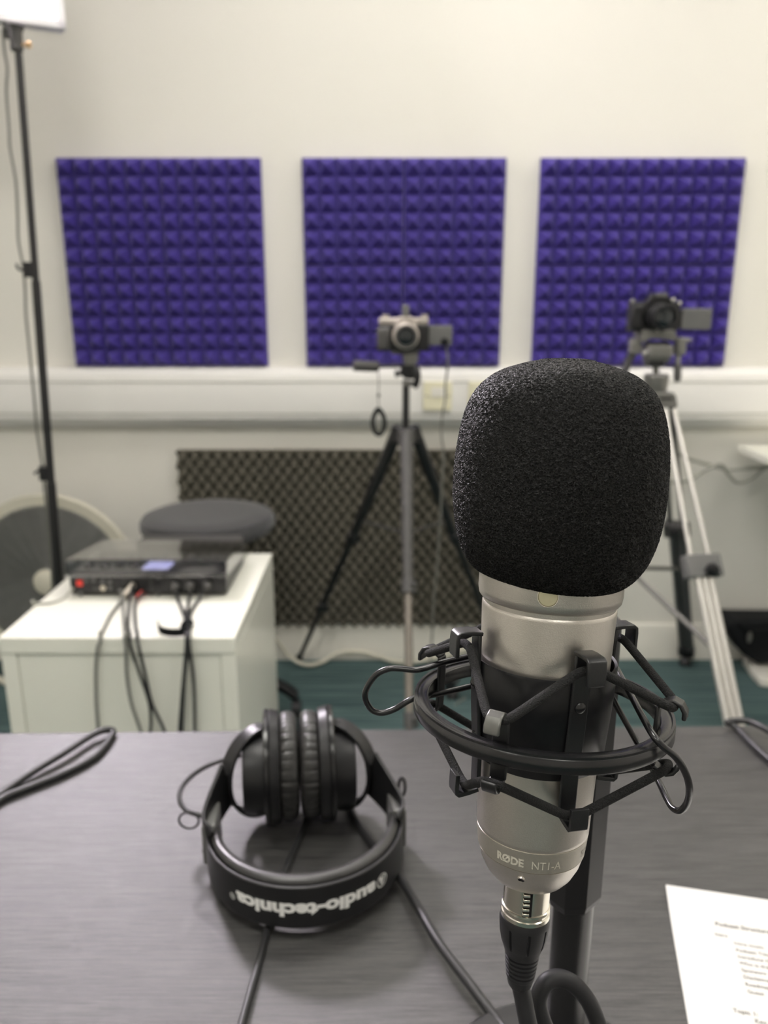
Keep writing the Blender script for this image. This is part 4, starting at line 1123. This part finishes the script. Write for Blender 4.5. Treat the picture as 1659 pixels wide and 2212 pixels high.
# sprung wire handles
gy = G.y
def wire(pts, name):
    MB().tube([PY(x, y, gy + d) for x, y, d in pts], .00125, 14, step=10).build(name, 'blackgloss', t)
wire([(1060, 1405, .020), (1012, 1418, .016), (960, 1430, .012), (918, 1443, .010), (895, 1447, .010), (862, 1444, .010), (838, 1445, .010), (812, 1458, .010), (793, 1485, .010), (789, 1508, .010), (802, 1532, .010), (824, 1540, .010), (852, 1532, .010), (880, 1515, .010), (900, 1507, .011), (935, 1501, .013), (985, 1490, .016), (1050, 1474, .020)], 'left_wire_handle')
wire([(1318, 1418, .014), (1336, 1452, .010), (1362, 1500, -.012), (1392, 1556, -.032), (1412, 1590, -.040), (1432, 1612, -.042), (1460, 1636, -.042), (1480, 1668, -.040), (1489, 1700, -.038), (1486, 1730, -.034), (1471, 1750, -.030), (1454, 1746, -.026), (1440, 1724, -.020), (1424, 1690, -.012), (1408, 1658, -.002), (1394, 1634, .004), (1374, 1600, .010), (1346, 1550, .014), (1318, 1500, .018)], 'right_wire_handle')

# bracket from the ring to the stand pole
PX, PYY = 0.0985, 0.343
pole_top = V((PX, PYY, 1.012))
bk = MP(150, .047, .0435)
MB().cyl(bk, V((PX, PYY - .008, bk.z)), .006, n=20).build('swivel_arm', 'blackmetal', t)
MB().cyl(V((PX, PYY, bk.z - .014)), V((PX, PYY, bk.z + .014)), .0125, n=28).build('swivel_joint', 'blackmetal', t, bevel=.002)

# ---- mic stand
t = thing('microphone_stand', (PX, PYY, DZ), 'black desktop microphone stand with round base and faceted grip', 'microphone stand')
zt_ = bk.z - .014
MB().lathe((PX, PYY, DZ + .001), (0, 0, 1), [(0, .068), (.0015, .070), (.005, .070), (.009, .066), (.011, .052), (.0115, .018)], 96).build('base', 'blackmetal', t, bevel=.0008)
MB().lathe((PX, PYY, DZ + .012), (0, 0, 1), [(0, .016), (.010, .014), (.012, .0105)], 40).build('base_collar', 'blackmetal', t)
MB().lathe((PX, PYY, DZ + .020), (0, 0, 1), [(0, .0103), (.16, .0103)], 64).build('pole', 'blackgloss', t)
gp = MB(); zg0, zg1 = .888, zt_
secg = []
for k in range(16):
    a_ = 2 * math.pi * k / 16 + R(11); r_ = .0138 if k % 2 == 0 else .0128
    secg.append((r_ * math.cos(a_), r_ * math.sin(a_)))
vs = []; 
for z_, s_ in ((zg0 + .0, .92), (zg0 + .004, 1.0), (zg1 - .004, 1.0), (zg1, .92)):
    for i_, (a_, b_) in enumerate(secg):
        vs.append(V((PX + a_ * s_, PYY + b_ * s_, z_ + (0 if z_ > .95 else .003 * math.cos(2 * math.pi * i_ / 16)))))
fs = [(j * 16 + k, j * 16 + (k + 1) % 16, (j + 1) * 16 + (k + 1) % 16, (j + 1) * 16 + k) for j in range(3) for k in range(16)] + [tuple(range(16)), tuple(range(48, 64))]
MB().add(vs, fs).build('grip', 'plastic', t, ang=10)

# ---- XLR plug and cable
t = thing('microphone_cable', MP(0, 0, .17), 'black cable with nickel plug hanging from the bottom of the microphone', 'cable')
sh = MB().lathe(G, UD, [(.1135, .0082), (.1136, .0092), (.1262, .0092), (.1264, .0096), (.1273, .0097), (.1277, .0093), (.1288, .0093), (.1291, .0097), (.1306, .0098), (.1312, .0094)], 72).build('plug_shell', 'chrome', t)
MB().add(*(lambda b: (b.v, b.f))(MB().sweep([MP(-9, .0088, .1160), MP(-9, .0088, .1262)], [(-.0006, -.0018), (.0006, -.0018), (.0006, .0018), (-.0006, .0018)], up=RR_))).build('latch_slot', 'inner', sh)
lt = MB()
for k in range(5):
    tt = .1163 + k * .0020
    lt.add(*(lambda b: (b.v, b.f))(MB().sweep([MP(-12, .0097, tt), MP(-12, .0097, tt + .0012)], [(-.0007, -.0013), (.0007, -.0013), (.0007, .0013), (-.0007, .0013)], up=RR_)))
lt.build('latch_button', 'chrome', sh, bevel=.0003)
N = 144; vs = []
pr = [(.1309, .0090), (.1312, .0098), (.1330, .0101), (.1340, .01005), (.1346, .0100), (.1390, .0096), (.1428, .0088), (.1440, .0083), (.1462, .0075), (.1475, .0071)]
for ri, (tt, rr) in enumerate(pr):
    for k in range(N):
        fl = .0009 if (k % 18 in (0, 1)) and 4 <= ri <= 6 else 0
        vs.append(MP(360 * k / N, rr - fl, tt))
fs = [(i * N + k, i * N + (k + 1) % N, (i + 1) * N + (k + 1) % N, (i + 1) * N + k) for i in range(len(pr) - 1) for k in range(N)] + [tuple(range(N)), tuple(range((len(pr) - 1) * N, len(pr) * N))]
MB().add(vs, fs).build('boot', 'rubber', t)
pr = []
for k in range(6):
    t0_ = .1472 + k * .0020; rr = .0070 - k * .00022
    pr += [(t0_, rr - .0010), (t0_ + .0003, rr), (t0_ + .0012, rr), (t0_ + .0015, rr - .0010)]
pr += [(.1592, .0056), (.1625, .0048), (.1640, .0038)]
MB().lathe(G, UD, pr, 56).build('strain_relief', 'rubber', t)
e = MP(0, 0, .162)
pts = [e, PY(1131, 2160, e.y - .001), PY(1142, 2215, e.y - .003), PY(1165, 2290, e.y - .002), PY(1205, 2330, e.y + .004), PY(1200, 2270, e.y + .010), PY(1172, 2205, e.y + .012), PY(1163, 2160, e.y + .014), PY(1178, 2124, e.y + .016), PY(1205, 2113, e.y + .018), PY(1238, 2125, e.y + .018), PY(1268, 2158, e.y + .018), PY(1290, 2205, e.y + .016), PY(1308, 2270, e.y + .01), PY(1310, 2400, e.y), PY(1250, 2520, e.y - .02)]
MB().tube(pts, .0037, 20, step=10).build('cord', 'rubber', t)
